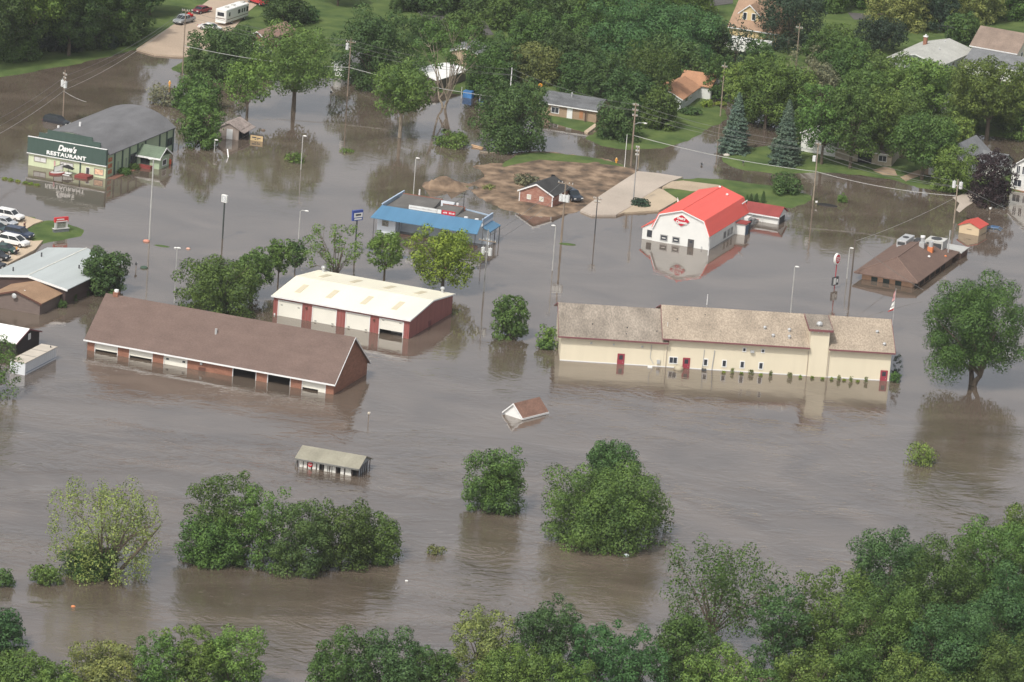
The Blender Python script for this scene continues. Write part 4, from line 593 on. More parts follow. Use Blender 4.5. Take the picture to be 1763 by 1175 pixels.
def tree(name, label, cx, ty, by, hw, kind='broad', col='md', base=None, seed=0, size=None, dens=None, cat='tree', group=None, trunk_m=None, stems=1, z0=0., bx=None, limbs=8):
    rng = np.random.default_rng(abs(seed*7+int(cx*3+ty))); my = (ty+by)/2
    b_y = base if base else by-.22*hw*(kind != 'cone')
    b_x = bx if bx is not None else cx-.076*(b_y-my)
    sc = pxm(b_y); r = hw/sc*1.07; zt = max(.35, hgt((b_x, b_y), (b_x+.076*(b_y-ty), ty))); back = .27*r     # crown top leans back: allow for its depth
    zt = max(.35, zt-back*.2); zb = (max(.2, hgt((b_x, b_y), (b_x+.076*(b_y-by), by))+.27*r*.15)) if base else -.2
    if not base or by > base-6: zb = -.22*zt
    if zb > zt-1: zb = max(-.2, zt-1.5)
    root = empty(name, label, cat, G(b_x, b_y), rng.uniform(0, 6.28) if kind != 'cone' else 0, group); root.location.z = z0
    size = size or (.44 if by < 330 else .38 if by < 640 else .31); size = min(size, max(.14, r*.22)); dens = dens or {'sparse': .34, 'willow': .42, 'broad': 1.35, 'spread': 1.2, 'bush': 1.3}.get(kind, .7); m = leafmat('leaf_'+col, LC[col]); tm = trunk_m or bark
    if kind == 'cone':
        n = int(15000*(hw/26)**1.3) if hw > 12 else 2500; t = rng.random(n)**.65; z = zt*(1-t)+.25*t; lay = 15; ph = rng.uniform(0, 6.283, n); bough = 7+np.floor(z*1.3); bi = (np.floor(ph/6.283*11)+np.floor(z*lay/zt)*11).astype(int); bl_ = rng.uniform(.68, 1.12, 4000)[bi % 4000]; rad = r*(t**.82)*(.66+.34*((z*lay/zt+.09*bi) % 1))*bl_
        lobe = .88+.12*np.cos(ph*bough+z*2.3); rr = rad*lobe*(1-.35*rng.random(n)**2); P = np.stack([rr*np.cos(ph), rr*np.sin(ph), z-.18*rr], 1); P += rng.normal(size=P.shape)*.07
        N = np.stack([np.cos(ph)*.5, np.sin(ph)*.5, np.full(n, .8)], 1)+rng.normal(size=(n, 3))*.4; leaves(rng, P, N, size*.85, 'crown', m, root)
        MB().tube([(0, 0, -1), (0, 0, zt*.5), (0, 0, zt-.3)], [.2+r*.05, .12, .03], 7).build('trunk', tm, root); return root
    lob = lobes_for(rng, kind, r, zb, zt, (not base) or by > base-6); P, N = foliage(rng, lob, size, dens); ok = P[:, 2] > .05
    leaves(rng, P[ok], N[ok], size, 'crown', m, root)
    T = MB(); zc = (zb+zt)/2; tr = max(.09, r*(.028 if kind in ('sparse', 'willow') else .05))
    for s in range(stems):
        a = rng.uniform(0, 6.28); off = Vector((math.cos(a)*r*.45, math.sin(a)*r*.45, 0)) if stems > 1 else Vector((0, 0, 0)); top = Vector((off.x, off.y, zc+.1*(zt-zb)))
        fork = Vector((off.x*.35, off.y*.35, max(zb*.9, zc*.35) if stems == 1 else .10*zt)); T.tube([(0, 0, -1.2), tuple(fork*.5), tuple(fork), tuple(top)], [tr*1.25, tr*1.05, tr*.9, tr*.3], 7)
        for i in rng.choice(len(lob), min(len(lob), limbs if stems == 1 else 5), replace=False):
            q = Vector(lob[i, :3]); mid = (fork+q)/2+Vector((0, 0, .06*(zt-zb))); T.tube([tuple(fork), tuple(mid), tuple(q)], [tr*.55, tr*.35, tr*.1], 5, False)
            if kind in ('sparse', 'willow'):
                for _ in range(3): e = q+Vector(rng.normal(size=3))*r*.16; T.tube([tuple((mid+q)/2), tuple(e)], [tr*.22, tr*.05], 4, False)
    (T.build('trunk', tm, root) if r > .9 else None); return root
TN = 'broadleaf_tree'
def TT(label, *a, name=TN, **k): return tree(name, label, *a, **k)
# --- upper left wood
TT('tall pale leafed tree with a thick bare trunk on the upper left lawn', 55, -75, 52, 72, 'spread', 'lt', base=103, trunk_m=barkpale, bx=50)
TT('dark tall tree at the far upper left corner', -12, -70, 96, 58, 'broad', 'dk', base=116)
TT('dark tall tree just right of the thick trunked tree in the upper left wood', 125, -72, 88, 52, 'broad', 'dk', base=98)
TT('tall mottled olive tree in the middle of the upper left wood', 178, -85, 66, 48, 'spread', 'md', base=80, trunk_m=barkpale)
TT('dark round shrub beneath the upper left wood near the lawn edge', 186, 52, 88, 22, 'bush', 'vd', cat='shrub', name='shrub')
TT('dark tree at the right end of the upper left wood', 222, -80, 66, 40, 'broad', 'dk', base=68)
TT('distant dark tree on the top edge behind the sloping lawn', 262, -60, 8, 44, 'broad', 'dk', base=28)
TT('tree behind the thick trunked tree in the upper left wood', 85, -110, 20, 60, 'broad', 'vd', base=62)
TT('deep green tree at the back of the upper left wood', 10, -120, 10, 60, 'broad', 'dk', base=50)
TT('shaded tree at the back of the upper left wood near the top edge', 160, -120, 0, 60, 'broad', 'vd', base=40)
# --- lawn trees top centre
TT('dark green tree on the lawn right of the motorhome drive', 490, -35, 44, 38, 'broad', 'dk', base=44, z0=.2)
TT('small dark tree leaning over the lawn behind the bungalow', 528, 12, 44, 22, 'broad', 'dk', z0=.2)
TT('lawn tree cut off by the top edge with its shadow on the grass', 585, -70, -4, 34, 'broad', 'md', base=12, z0=.2)
TT('sparse tall elm standing in calm floodwater behind the bungalow with a long bare trunk', 520, 38, 168, 66, 'spread', 'md', base=192, bx=505, dens=.85, size=.42)
TT('large dark dense double crowned tree behind the transformer pole', 655, 10, 150, 66, 'broad', 'dk', base=148, stems=2)
TT('smaller flooded tree with a pale crooked trunk right of the transformer pole', 695, 106, 198, 54, 'spread', 'md', base=237, bx=688, trunk_m=barkpale)
TT('bare branched tree with three pale stems standing in floodwater', 778, 34, 122, 60, 'sparse', 'md', base=186, bx=765, stems=3, trunk_m=barkpale, dens=1.0)
TT('light green bushy tree right of the bare branched tree', 838, 75, 170, 36, 'broad', 'md', base=165)
TT('olive crowned tree behind the round dark flooded tree', 930, 72, 148, 55, 'broad', 'ol', base=140, z0=.2)
TT('big dark round tree standing in floodwater left of the grey roofed house', 884, 132, 262, 62, 'broad', 'dk', base=256)
for i, (cx, ty, by, hw, c, lab) in enumerate([(760, -55, 32, 48, 'dk', 'dark tree on the top edge left of the olive crowned tree'), (828, -60, 40, 42, 'dk', 'dark tree on the top edge above the tan gabled house'), (872, -20, 60, 36, 'md', 'mid green tree between the top edge and the olive crowned tree'), (920, 18, 108, 50, 'md', 'round mid green tree above the olive crowned tree'), (975, 45, 150, 50, 'dk', 'deep green tree behind the grey roofed house'), (985, -45, 45, 48, 'lt', 'yellowish tree on the top edge above the town'), (1040, -60, 30, 44, 'md', 'green tree on the top edge left of the huge spreading tree'), (915, -60, 20, 46, 'dk', 'shaded tree at the top edge above the round mid green tree'), (1010, 90, 170, 46, 'dk', 'dark tree rising behind the right end of the grey roofed house'), (1200, -55, 40, 36, 'lt', 'pale leafed tree on the top edge left of the yellow dormer house')]):
    TT(lab, cx, ty, by, hw, 'broad', c, z0=.2, seed=i)
TT('huge spreading dark tree in the top centre of the town', 1125, 0, 118, 112, 'spread', 'fg', base=120, dens=1.2, z0=.2)
TT('dark tree filling in beneath the huge spreading tree', 1165, 70, 150, 52, 'broad', 'dk', base=146, z0=.2)
TT('green forked tree left of the orange roofed house', 1118, 74, 168, 52, 'spread', 'md', base=185, z0=.2, dens=.7)
TT('dense round tree by the corner pole in front of the lawn', 1066, 168, 246, 40, 'broad', 'dk', base=240, z0=.2)
TT('leafy tree in front of the orange roofed house', 1136, 148, 222, 38, 'broad', 'md', base=220, z0=.2)
TT('dark tree between the forked tree and the dense round tree', 1085, 115, 190, 42, 'broad', 'dk', base=195, z0=.2)
tree('conifer', 'ragged dark conifer in front of the white travel trailer', 1266, 26, 135, 36, 'spread', 'vd', base=132, z0=.2, dens=.34, seed=3)
TT('very dark broad tree behind the white travel trailer', 1362, -35, 86, 60, 'broad', 'vd', base=84, z0=.2, dens=.9)
TT('dark tree at the left side of the yellow dormer house', 1235, 40, 150, 30, 'broad', 'dk', base=128, z0=.2)
TT('pale pointed tree left of the flooded lane', 1441, 38, 96, 26, 'broad', 'lt', base=100, z0=.2)
TT('dark flat crowned tree left of the long grey roofed house', 1518, 30, 86, 44, 'spread', 'vd', base=92, z0=.2, dens=.7)
for i, (cx, ty, by, hw, c, lab) in enumerate([(1425, -70, 28, 40, 'md', 'green tree on the top edge above the pale pointed tree'), (1548, -50, 62, 52, 'ol', 'mottled yellow green tree on the top edge above the long grey roofed house'), (1620, -45, 62, 34, 'vd', 'blackish tree on the top edge behind the brick chimney'), (1680, -55, 50, 46, 'ol', 'mottled tree on the top edge left of the cream two storey house'), (1742, -55, 42, 44, 'md', 'bright tree on the top edge behind the cream two storey house'), (1655, 20, 90, 28, 'dk', 'dark tree squeezed between the long grey roof and the two storey house'), (1500, -60, 24, 36, 'md', 'green tree on the top edge above the dark flat crowned tree')]):
    TT(lab, cx, ty, by, hw, 'broad', c, z0=.2, seed=i+20)
FILL = [(100, 5, 96, 46, 'vd', 'shaded understorey tree between the thick trunked tree and the dark round shrub'), (148, 0, 92, 42, 'dk', 'low dark tree behind the dark round shrub'), (30, 20, 112, 42, 'dk', 'dark low crowned tree left of the thick bare trunk'), (205, 5, 84, 36, 'dk', 'low dark tree right of the dark round shrub'),
 (700, -40, 26, 30, 'dk', 'dark tree on the top edge right of the lawn'), (735, 22, 92, 30, 'dk', 'dark tree between the double crowned tree and the olive ones'), (800, 20, 82, 38, 'md', 'green tree over the tan gabled house'), (860, 60, 150, 34, 'dk', 'dark tree right of the tan gabled house'), (955, -20, 70, 44, 'dk', 'deep green tree between the top edge and the huge spreading tree'), (1010, 10, 110, 46, 'md', 'green tree left of the huge spreading tree'), (1040, 80, 190, 40, 'dk', 'dark tree over the right end of the grey roofed house'), (1215, 20, 130, 34, 'dk', 'dark tree right of the huge spreading tree'), (1150, -70, 20, 50, 'md', 'green tree on the top edge behind the huge spreading tree'), (1090, -80, 10, 50, 'dk', 'dark tree on the top edge behind the huge spreading tree'), (1240, 90, 178, 28, 'md', 'green tree behind the pale power pole by the orange roofed house'),
 (1305, 60, 140, 30, 'dk', 'dark bushy tree at the end of the travel trailer'), (1420, 52, 120, 36, 'md', 'green tree right of the very dark broad tree'), (1405, 100, 190, 42, 'gr', 'greyish twiggy tree in the middle of the right hand wood'), (1470, 60, 140, 36, 'md', 'green tree below the pale pointed tree'), (1490, 110, 200, 46, 'md', 'full green tree below the flat crowned dark tree'), (1560, 112, 205, 44, 'lt', 'full light tree below the long grey roofed house'), (1625, 112, 180, 34, 'lt', 'light tree right of the small white garage roof'), (1345, 130, 225, 38, 'lt', 'light tree between the two blue spruces'), (1300, 130, 215, 36, 'lt', 'light green tree just behind the left blue spruce'), (1392, 170, 262, 34, 'md', 'green tree over the white cottage'), (1545, 160, 260, 40, 'md', 'green tree left of the large shoreline tree'), (1500, 180, 270, 36, 'lt', 'light tree over the stone fronted house'), (1735, 140, 228, 44, 'lt', 'light tree just right of the vase shaped tree'), (1590, -80, 30, 46, 'dk', 'dark tree on the top edge behind the mottled one'), (1710, -90, 20, 50, 'md', 'green tree on the top edge at the far right'), (1470, -90, 10, 50, 'dk', 'dark tree on the top edge above the flooded lane'), (1330, -80, 10, 50, 'dk', 'dark tree on the top edge behind the very dark broad tree'), (780, -90, 10, 50, 'dk', 'dark tree on the top edge behind the tan gabled house'), (1660, 20, 92, 30, 'md', 'tree just left of the cream two storey house'), (1655, 195, 250, 26, 'lt', 'light bushy tree between the corner house and the vase shaped tree')]
for i, (cx, ty, by, hw, c, lab) in enumerate(FILL): TT(lab, cx, ty, by, hw, 'broad', c, z0=.2, seed=i+200)
# --- right hand wood
RW = [(1392, 70, 150, 46, 'gr', 'sparse', 'greyish half bare tree right of the travel trailer', 150), (1322, 96, 205, 46, 'lt', 'broad', 'light green tree left of the right blue spruce', 222), (1275, 105, 180, 30, 'lt', 'broad', 'light green tree behind the left blue spruce', 212), (1365, 112, 200, 42, 'lt', 'broad', 'leafy tree directly above the right blue spruce', 215), (1455, 80, 165, 46, 'md', 'spread', 'soft mid green tree in the middle of the right hand wood', 165), (1525, 86, 175, 50, 'md', 'spread', 'soft green tree below the left corner of the long grey roofed house', 172), (1588, 95, 190, 46, 'lt', 'broad', 'leafy tree above the small white garage', 190), (1420, 140, 258, 44, 'md', 'spread', 'thin willowy tree in front of the white cottage', 285), (1470, 138, 262, 46, 'md', 'spread', 'feathery tree in front of the stone fronted house', 292), (1520, 152, 262, 42, 'lt', 'broad', 'yellow green tree above the stone fronted house', 285), (1592, 190, 288, 56, 'md', 'broad', 'large green tree on the shoreline beside the corner house', 312), (1643, 242, 326, 36, 'lt', 'broad', 'light green roadside tree behind the twin transformer pole', 330), (1705, 100, 205, 62, 'lt', 'spread', 'big light green vase shaped tree below the slate roofed house', 240), (1762, 112, 232, 38, 'md', 'broad', 'green tree at the right edge below the slate roofed house', 238), (1660, 150, 215, 36, 'lt', 'broad', 'light tree between the white garage and the vase shaped tree', 222), (1565, 150, 215, 34, 'md', 'broad', 'tree just left of the small white garage', 222), (1430, 180, 262, 30, 'md', 'broad', 'small green tree between the cottage and the stone fronted house', 262)]
for i, (cx, ty, by, hw, c, kd, lab, bs) in enumerate(RW): TT(lab, cx, ty, by+4, hw*1.08, kd, c, base=bs, z0=.1, seed=i+40)
tree('blue_spruce', 'blue spruce on the lawn tip, left one of the pair', 1268, 160, 268, 34, 'cone', 'bl', base=264, z0=.2, group='blue spruces on the lawn'); tree('blue_spruce', 'taller blue spruce beside the white cottage, right one of the pair', 1354, 172, 290, 36, 'cone', 'bl', base=285, z0=.2, group='blue spruces on the lawn')
tree('purple_leafed_tree', 'dark purple leafed tree left of the white clapboard house', 1708, 252, 358, 37, 'broad', 'pu', base=352, dens=1.5)
tree('shrub', 'rounded dark green bush on the tip of the lawn above the red roofed garage', 1353, 298, 341, 28, 'bush', 'dk', cat='shrub', z0=.2); tree('shrub', 'small leafy bush swamped in the flooded street', 1450, 333, 350, 10, 'bush', 'lt', cat='shrub')
for i, (cx, ty, by) in enumerate([(1286, 338, 352), (1293, 336, 352), (1302, 335, 350), (1314, 331, 351)]):
    tree('arborvitae', ['leftmost and shortest of the four clipped arborvitaes behind the red barn roof', 'second arborvitae from the left behind the red barn roof', 'third arborvitae from the left behind the red barn roof', 'rightmost and tallest of the four arborvitaes behind the red barn roof'][i], cx, ty, by, 5.5, 'cone', 'dk', base=by, cat='shrub', group='arborvitae row behind the barn restaurant', z0=.2, size=.3)
tree('shrub', 'yellow green shrub by the orange roofed house', 1217, 175, 188, 11, 'bush', 'yl', cat='shrub', z0=.2); tree('shrub', 'low flat yellow shrub right of the orange roofed house', 1240, 177, 184, 11, 'bush', 'yl', cat='shrub', z0=.2)
tree('shrub', 'dark foundation shrubs along the orange roofed house wall', 1188, 186, 202, 18, 'bush', 'dk', cat='shrub', z0=.2)
# --- left middle
TT('dark green tree beside the flooded end of the motorhome drive', 372, 46, 138, 50, 'broad', 'dk', base=132, stems=2); TT('dark branching tree right behind the white car', 408, 42, 122, 38, 'spread', 'dk', base=112); TT('leafy dark tree below the bungalow', 440, 88, 128, 26, 'broad', 'md', base=124)
TT('light green thin trunked tree behind the weathered kiosk', 428, 100, 182, 40, 'spread', 'lt', base=202, bx=425, dens=.8)
TT('dense round tree between the green fronted restaurant and the kiosk', 350, 164, 258, 36, 'broad', 'md', base=252); TT('ragged tree behind the dense round tree by the kiosk', 338, 128, 192, 38, 'broad', 'md', base=188)
tree('fallen_tree', 'toppled grey green tree with bare twigs lying in the flood left of the ragged tree', 285, 148, 188, 34, 'bush', 'gr', base=178, cat='fallen tree', dens=.5, stems=3, trunk_m=barkpale)
tree('fallen_tree', 'leafy fallen branch heap floating right of the bare branched tree', 778, 228, 258, 34, 'bush', 'md', base=250, cat='fallen tree', dens=.7); MB().tube([tuple(G(812, 250, .3)), tuple(G(832, 255, .15))], .16, 6).tube([tuple(G(814, 253, .1)), tuple(G(830, 257, .1))], .12, 6).build('broken_limb', mat('fresh_wood', (.50, .33, .2)), None)
tag(bpy.data.objects['broken_limb'], 'split orange limb sticking out of the floating branch heap', 'branch'); l_ = MB().tube([tuple(G(826, 262, .1)), tuple(G(866, 264, .1))], .14, 6).build('drift_log', barkpale, None); tag(l_, 'thin grey log afloat below the big dark round tree', 'log')
TT('oval dark green tree against the metal roofed building', 179, 424, 512, 37, 'broad', 'dk', dens=1.8, limbs=5)
G4 = 'row of young street trees behind the garages'
TT('broad green tree behind the brick garage, larger one of the pair', 378, 440, 530, 66, 'spread', 'md', base=535, dens=1.2, stems=2); TT('green tree joined to the right of the broad tree behind the brick garage', 437, 428, 505, 32, 'broad', 'md', base=512)
TT('slim young tree left of the red metal building, nearer of two', 482, 412, 470, 23, 'broad', 'md', base=491, group=G4); TT('slim young tree just behind the other one left of the red metal building', 510, 411, 463, 17, 'broad', 'dk', base=473, group=G4)
TT('airy olive tree behind the left end of the red metal building', 577, 387, 464, 50, 'sparse', 'lt', base=485, dens=.75, stems=3, group=G4, size=.34); TT('small two toned tree behind the middle of the red metal building', 665, 396, 466, 33, 'spread', 'lt', base=482, group=G4, dens=1.0); TT('bright yellow green tree behind the right end of the red metal building', 766, 391, 494, 55, 'spread', 'yl', base=502, group=G4, dens=1.1)
TT('lone round young tree in open water left of the cream hall', 881, 502, 588, 33, 'broad', 'md', limbs=6)
tree('shrub', 'pair of leafy bushes against the left end of the cream hall', 943, 556, 601, 19, 'bush', 'lt', cat='shrub', base=597); tree('shrub', 'low bush by the cream hall corner', 940, 585, 604, 14, 'bush', 'md', cat='shrub', base=600)
tree('shrub', 'dark clipped hedge bush at the right end of the cream hall', 1544, 600, 655, 9, 'bush', 'vd', cat='shrub', base=652, size=.3); tree('shrub', 'rounded green bush below the clipped hedge at the hall corner', 1541, 638, 662, 11, 'bush', 'md', cat='shrub', base=658, size=.3)
TT('large round green tree at the right edge standing in deep water', 1681, 472, 656, 86, 'broad', 'md', base=663, dens=1.3, stems=2)
for i, (cx, y) in enumerate([(1261, 640), (1293, 643), (1327, 645), (1360, 648), (1444, 653), (1465, 655), (1491, 656)]):
    tree('shrub', 'grey green foundation shrub by the hall wall, number %s from the left' % ('one two three four five six seven'.split()[i]), cx, y-8, y+5, 5 if i in (1, 3) else 3.6, 'bush', 'ol', cat='shrub', base=y+3, size=.3, group='grey green shrubs along the cream hall')
for i, (cx, y) in enumerate([(1246, 641), (1277, 643.5), (1310, 646), (1378, 650), (1399, 651), (1416, 652.5), (1432, 653.5), (1453, 655), (1477, 657)]):
    tree('shrub', 'yellow green cushion plant barely above water along the hall wall', cx, y-1.6, y+1.6, 3.6, 'bush', 'yl', cat='shrub', base=y+1, size=.3, group='yellow green cushion plants along the cream hall')
for i, (cx, y) in enumerate([(8, 308), (19, 310), (31, 312.5), (43, 315), (53, 317), (64, 319)]):
    tree('shrub', 'yellow green clump poking out of the water left of the green fronted restaurant', cx, y-2, y+2, 5, 'bush', 'yl', cat='shrub', base=y+1, size=.3, group='yellow green clumps by the green fronted restaurant')
tree('shrub', 'trailing green hedge in the planter beside the green fronted restaurant', 214, 288, 303, 12, 'bush', 'md', cat='shrub', base=299); tree('shrub', 'green planter hedge nearer the restaurant porch', 230, 282, 294, 11, 'bush', 'md', cat='shrub', base=291)
tree('shrub', 'flooded light green shrub around the lamp post in mid water', 507, 262, 283, 19, 'bush', 'lt', cat='shrub', base=278, dens=.5); tree('shrub', 'tiny green tips showing right of the lamp post shrub', 598, 257, 264, 12, 'bush', 'lt', cat='shrub', base=262, dens=.3)
tree('shrub', 'green vine along the dark wall of the brown roofed wing', 108, 516, 535, 8, 'bush', 'md', cat='shrub', base=530); tree('shrub', 'green growth at the corner of the brown sided building', 125, 506, 522, 7, 'bush', 'md', cat='shrub', base=518)
tree('bush_pile', 'dark green brush heap in front of the ramp on the sandy apron', 1103, 343, 358, 17, 'bush', 'vd', cat='brush heap', base=356, z0=.2, dens=.9); tree('bush_pile', 'grey brush heap on the mud left of the brick cabin', 905, 303, 322, 22, 'bush', 'gr', cat='brush heap', base=319, z0=.2, dens=.7)
tree('bush_pile', 'low weedy clump on the shore of the muddy island', 842, 318, 330, 12, 'bush', 'ol', cat='brush heap', base=327, dens=.5)
# --- river trees
TT('half bare pale willow with many exposed limbs in the river at the lower left', 190, 822, 985, 84, 'willow', 'wi', base=990, bx=180, dens=.55, stems=5, trunk_m=bark, size=.30); tree('shrub', 'dense green undergrowth around the foot of the pale willow', 158, 938, 1003, 48, 'bush', 'md', cat='shrub', base=990)
wl = G(195, 995); M = MB().tube([tuple(wl), tuple(G(218, 970, 1.8)), tuple(G(250, 935, 4.6)), tuple(G(277, 905, 7.0))], [.32, .26, .18, .06], 7).build('leaning_limb', bark, None); tag(M, 'long bare limb leaning right out of the pale willow clump', 'branch')
TT('small leafy crown at the tip of the leaning willow limb', 262, 880, 950, 24, 'sparse', 'ol', base=985, bx=200, dens=.5)
tree('shrub', 'small green bush left of the pale willow', 82, 972, 1010, 25, 'bush', 'md', cat='shrub', base=1004); tree('shrub', 'small bush on the left edge in the river', 8, 978, 1014, 18, 'bush', 'md', cat='shrub', base=1008)
CG = 'midstream clump of river trees'
for i, (cx, ty, by, hw, c, kd, lab) in enumerate([(385, 800, 972, 55, 'md', 'spread', 'tall ragged tree at the upstream left of the midstream clump'), (365, 880, 980, 55, 'md', 'broad', 'low spreading tree at the left foot of the midstream clump'), (450, 832, 985, 50, 'md', 'spread', 'second tree from the left in the midstream clump'), (520, 852, 995, 58, 'dk', 'broad', 'dark dense tree in the centre of the midstream clump'), (590, 858, 985, 52, 'md', 'broad', 'tree right of centre in the midstream clump'), (645, 885, 972, 48, 'md', 'broad', 'low drooping tree at the right end of the midstream clump')]):
    TT(lab, cx, ty, by, hw, kd, c, seed=60+i, group=CG, dens=1.1)
TT('compact leaning tree in the river below the sunken white shed', 853, 767, 888, 52, 'broad', 'md', seed=71); TT('side crown leaning right from the compact river tree', 890, 800, 855, 28, 'broad', 'md', base=876, bx=858)
TT('wide bushy river tree left of the river bend wood', 1046, 800, 950, 98, 'broad', 'md', base=932, dens=1.25, seed=72); TT('dark small crowned tree behind the wide bushy river tree', 1052, 760, 830, 40, 'broad', 'dk', base=838, seed=73); TT('low right limb cluster of the wide bushy river tree', 1120, 840, 925, 38, 'spread', 'md', base=915, dens=.5)
tree('shrub', 'small leafy sapling top in open water left of the tree reflection', 1583, 757, 805, 27, 'bush', 'lt', cat='shrub', base=798, dens=.6); tree('floating_branch', 'green leafy branch drifting below the compact river tree', 750, 940, 957, 16, 'bush', 'ol', cat='branch', base=953, dens=.4)
TT('leafy tree on the left edge beside the box trailer', -2, 562, 690, 40, 'spread', 'md', base=680, dens=.7)
# --- bottom wood
BW = [(2, 1045, 1135, 38, 'fg', 'ragged dark tree on the left edge above the lower corner'), (30, 1118, 1230, 62, 'lt', 'light green tree in the lower left corner'), (95, 1150, 1240, 50, 'lt', 'low light green tree right of the lower left corner'), (182, 1102, 1230, 54, 'ol', 'pale willowy tree on the bottom edge near the left'), (272, 1088, 1230, 48, 'md', 'mid green tree on the bottom edge right of the pale willowy tree'), (330, 1068, 1230, 48, 'lt', 'tall light tree in the left bottom group'), (398, 1070, 1225, 54, 'lt', 'rounded light tree at the right end of the left bottom group'), (590, 1090, 1240, 60, 'md', 'mid green tree on the bottom edge left of the gap'), (680, 1082, 1250, 66, 'fg', 'wide green tree on the bottom edge under the drifting branch'), (742, 1112, 1245, 48, 'md', 'tree between the wide green tree and the pale tall one on the bottom edge'), (828, 1045, 1190, 52, 'ol', 'pale tall thin tree in the bottom middle'), (945, 1030, 1200, 66, 'fg', 'tall dark tree in the bottom middle'), (880, 1105, 1250, 62, 'lt', 'light green tree in front of the pale tall tree on the bottom edge'), (1030, 1060, 1215, 50, 'fg', 'dark tree right of the tall dark tree on the bottom edge'), (1095, 1075, 1240, 52, 'fg', 'second dark tree right of the tall dark tree on the bottom edge'), (1180, 1055, 1230, 62, 'md', 'rounded green tree left of the big drooping willow'), (1235, 1110, 1260, 62, 'lt', 'light tree in front of the big drooping willow'), (965, 1130, 1260, 60, 'lt', 'light low tree at the bottom centre edge'), (1395, 1120, 1270, 66, 'lt', 'pale tree on the bottom edge right of the drooping willow'), (1340, 1000, 1180, 50, 'fg', 'shaded tree just right of the drooping willow'), (1430, 968, 1180, 74, 'lt', 'tall soft green tree in the river bend wood'), (1530, 905, 1080, 72, 'fg', 'ragged tree with open twigs at the top of the river bend wood'), (1520, 1000, 1235, 84, 'md', 'big soft green tree in the middle of the river bend wood'), (1615, 930, 1140, 78, 'md', 'tall green tree right of the ragged open one'), (1640, 1030, 1260, 90, 'fg', 'large dark tree in front in the river bend wood'), (1705, 885, 1060, 72, 'md', 'green tree near the right edge at the top of the river bend wood'), (1765, 860, 1020, 52, 'lt', 'bright tree on the right edge at the top of the river bend wood'), (1745, 970, 1190, 84, 'fg', 'big dark tree on the right edge'), (1730, 1090, 1290, 86, 'md', 'tree in the lower right corner'), (1560, 1120, 1300, 76, 'lt', 'light tree on the bottom edge of the river bend wood'), (1465, 1100, 1270, 56, 'md', 'tree between the pale bottom tree and the river bend wood'), (1315, 1140, 1260, 40, 'md', 'small tree at the bottom edge below the drooping willow'), (1800, 930, 1150, 60, 'md', 'tree just cut by the right edge')]
for i, (cx, ty, by, hw, c, lab) in enumerate(BW): TT(lab, cx, ty, by, hw, 'spread' if i % 3 else 'broad', c, seed=90+i, dens=1.25, base=by-.5*hw, group='riverside wood along the bottom')
TT('big drooping willow with open limbs standing out of the bottom wood', 1258, 935, 1095, 98, 'willow', 'md', base=1110, bx=1240, dens=.42, stems=3, seed=130, size=.34)
# ------------------------------------------------------------------ poles, lamps, wires
insul = mat('insulator', (.55, .55, .52), .4); tranm = mat('transformer_grey', (.62, .63, .62), .5, .04)
GD = np.array([math.cos(R(-20.5)), math.sin(R(-20.5))]); TOPS = {}
def pole(key, label, b, t, r=.15, arms=(), trans=0, lamp=None, armdir=-20.5, z0=0., name='utility_pole', m=None, ladder=False):
    h = hgt(b, t, z0); g = empty(name, label, 'utility pole', G(b[0], b[1], z0), R(armdir)); MB().tube([(0, 0, -1.8), (0, 0, h)], [r, r*.68], 8).build('pole', m or wood_pole, g)
    for z, hw_ in arms:
        a = MB().box(-hw_, hw_, -.07, .07, h-z-.07, h-z+.07).build('crossarm', wood_pole, g); q = MB(); [q.tube([(x, 0, h-z+.07), (x, 0, h-z+.32)], .07, 6) for x in (-hw_*.9, -hw_*.45, hw_*.45, hw_*.9)]; q.build('insulator', insul, a)
    for k in range(trans):
        x = (-.62, .62, 0)[k]; c = MB().tube([(x, -.1, h-trans_z), (x, -.1, h-trans_z+1.15)], .33, 12).box(min(x, 0), max(x, .01), -.05, .05, h-trans_z+.4, h-trans_z+.55).build('transformer', tranm, g); MB().tube([(x, -.1, h-trans_z+1.15), (x, -.1, h-trans_z+1.4)], .07, 6).build('bushing', insul, c)
    if lamp: L_ = MB().tube([(0, 0, h-lamp), (.9, -.1, h-lamp+.5), (2.0, -.2, h-lamp+.65)], .05, 6).build('lamp_arm', steel, g); MB().ball((2.2, -.2, h-lamp+.6), .28, 10, 6, (1.3, .8, .5)).build('lamp_head', white, L_)
    TOPS[key] = (np.array(g.location), h, R(armdir)); return g
trans_z = 3.2
pole('A', 'leaning power pole with white transformers behind the green fronted restaurant', (108, 210), (114, 121), .15, [(.9, .8), (1.6, .5)], 2, armdir=-60)
trans_z = 2.2
pole('B', 'tall bare power pole at the flooded end of the motorhome drive', (313, 145), (320, 17), .14, [(.3, .8)])
pole('C', 'power pole with one transformer in front of the large dark tree', (598, 166), (605, 67), .15, [(.7, 1.0)], 1)
pole('D', 'thick corner power pole with a street lamp beside the ramp', (1086, 285), (1093, 178), .2, [(.4, .55), (1.4, .55), (2.4, .5)], lamp=4.0, z0=.1)
pole('E', 'slender pole just right of the thick corner pole with stacked insulators', (1090, 350), (1098, 252), .13, [(.3, .3), (1.0, .3), (1.7, .3)], z0=.2, m=mat('grey_pole', (.30, .30, .29)))
pole('F', 'pale power pole with a white box at the tip of the right lawn', (1400, 345), (1409, 247), .15, [(.2, .5)], m=barkpale); trans_z = 2.6
MB().box(-.75, -.2, -.3, .25, TOPS['F'][1]-3.4, TOPS['F'][1]-2.4).build('white_box', tranm, bpy.data.objects['utility_pole.005'] if 'utility_pole.005' in bpy.data.objects else None)
trans_z = 1.6
pole('Gp', 'power pole crowned with a pair of transformers in front of the light green roadside tree', (1642, 385), (1648, 309), .15, [], 2, m=barkpale)
trans_z = 3.4
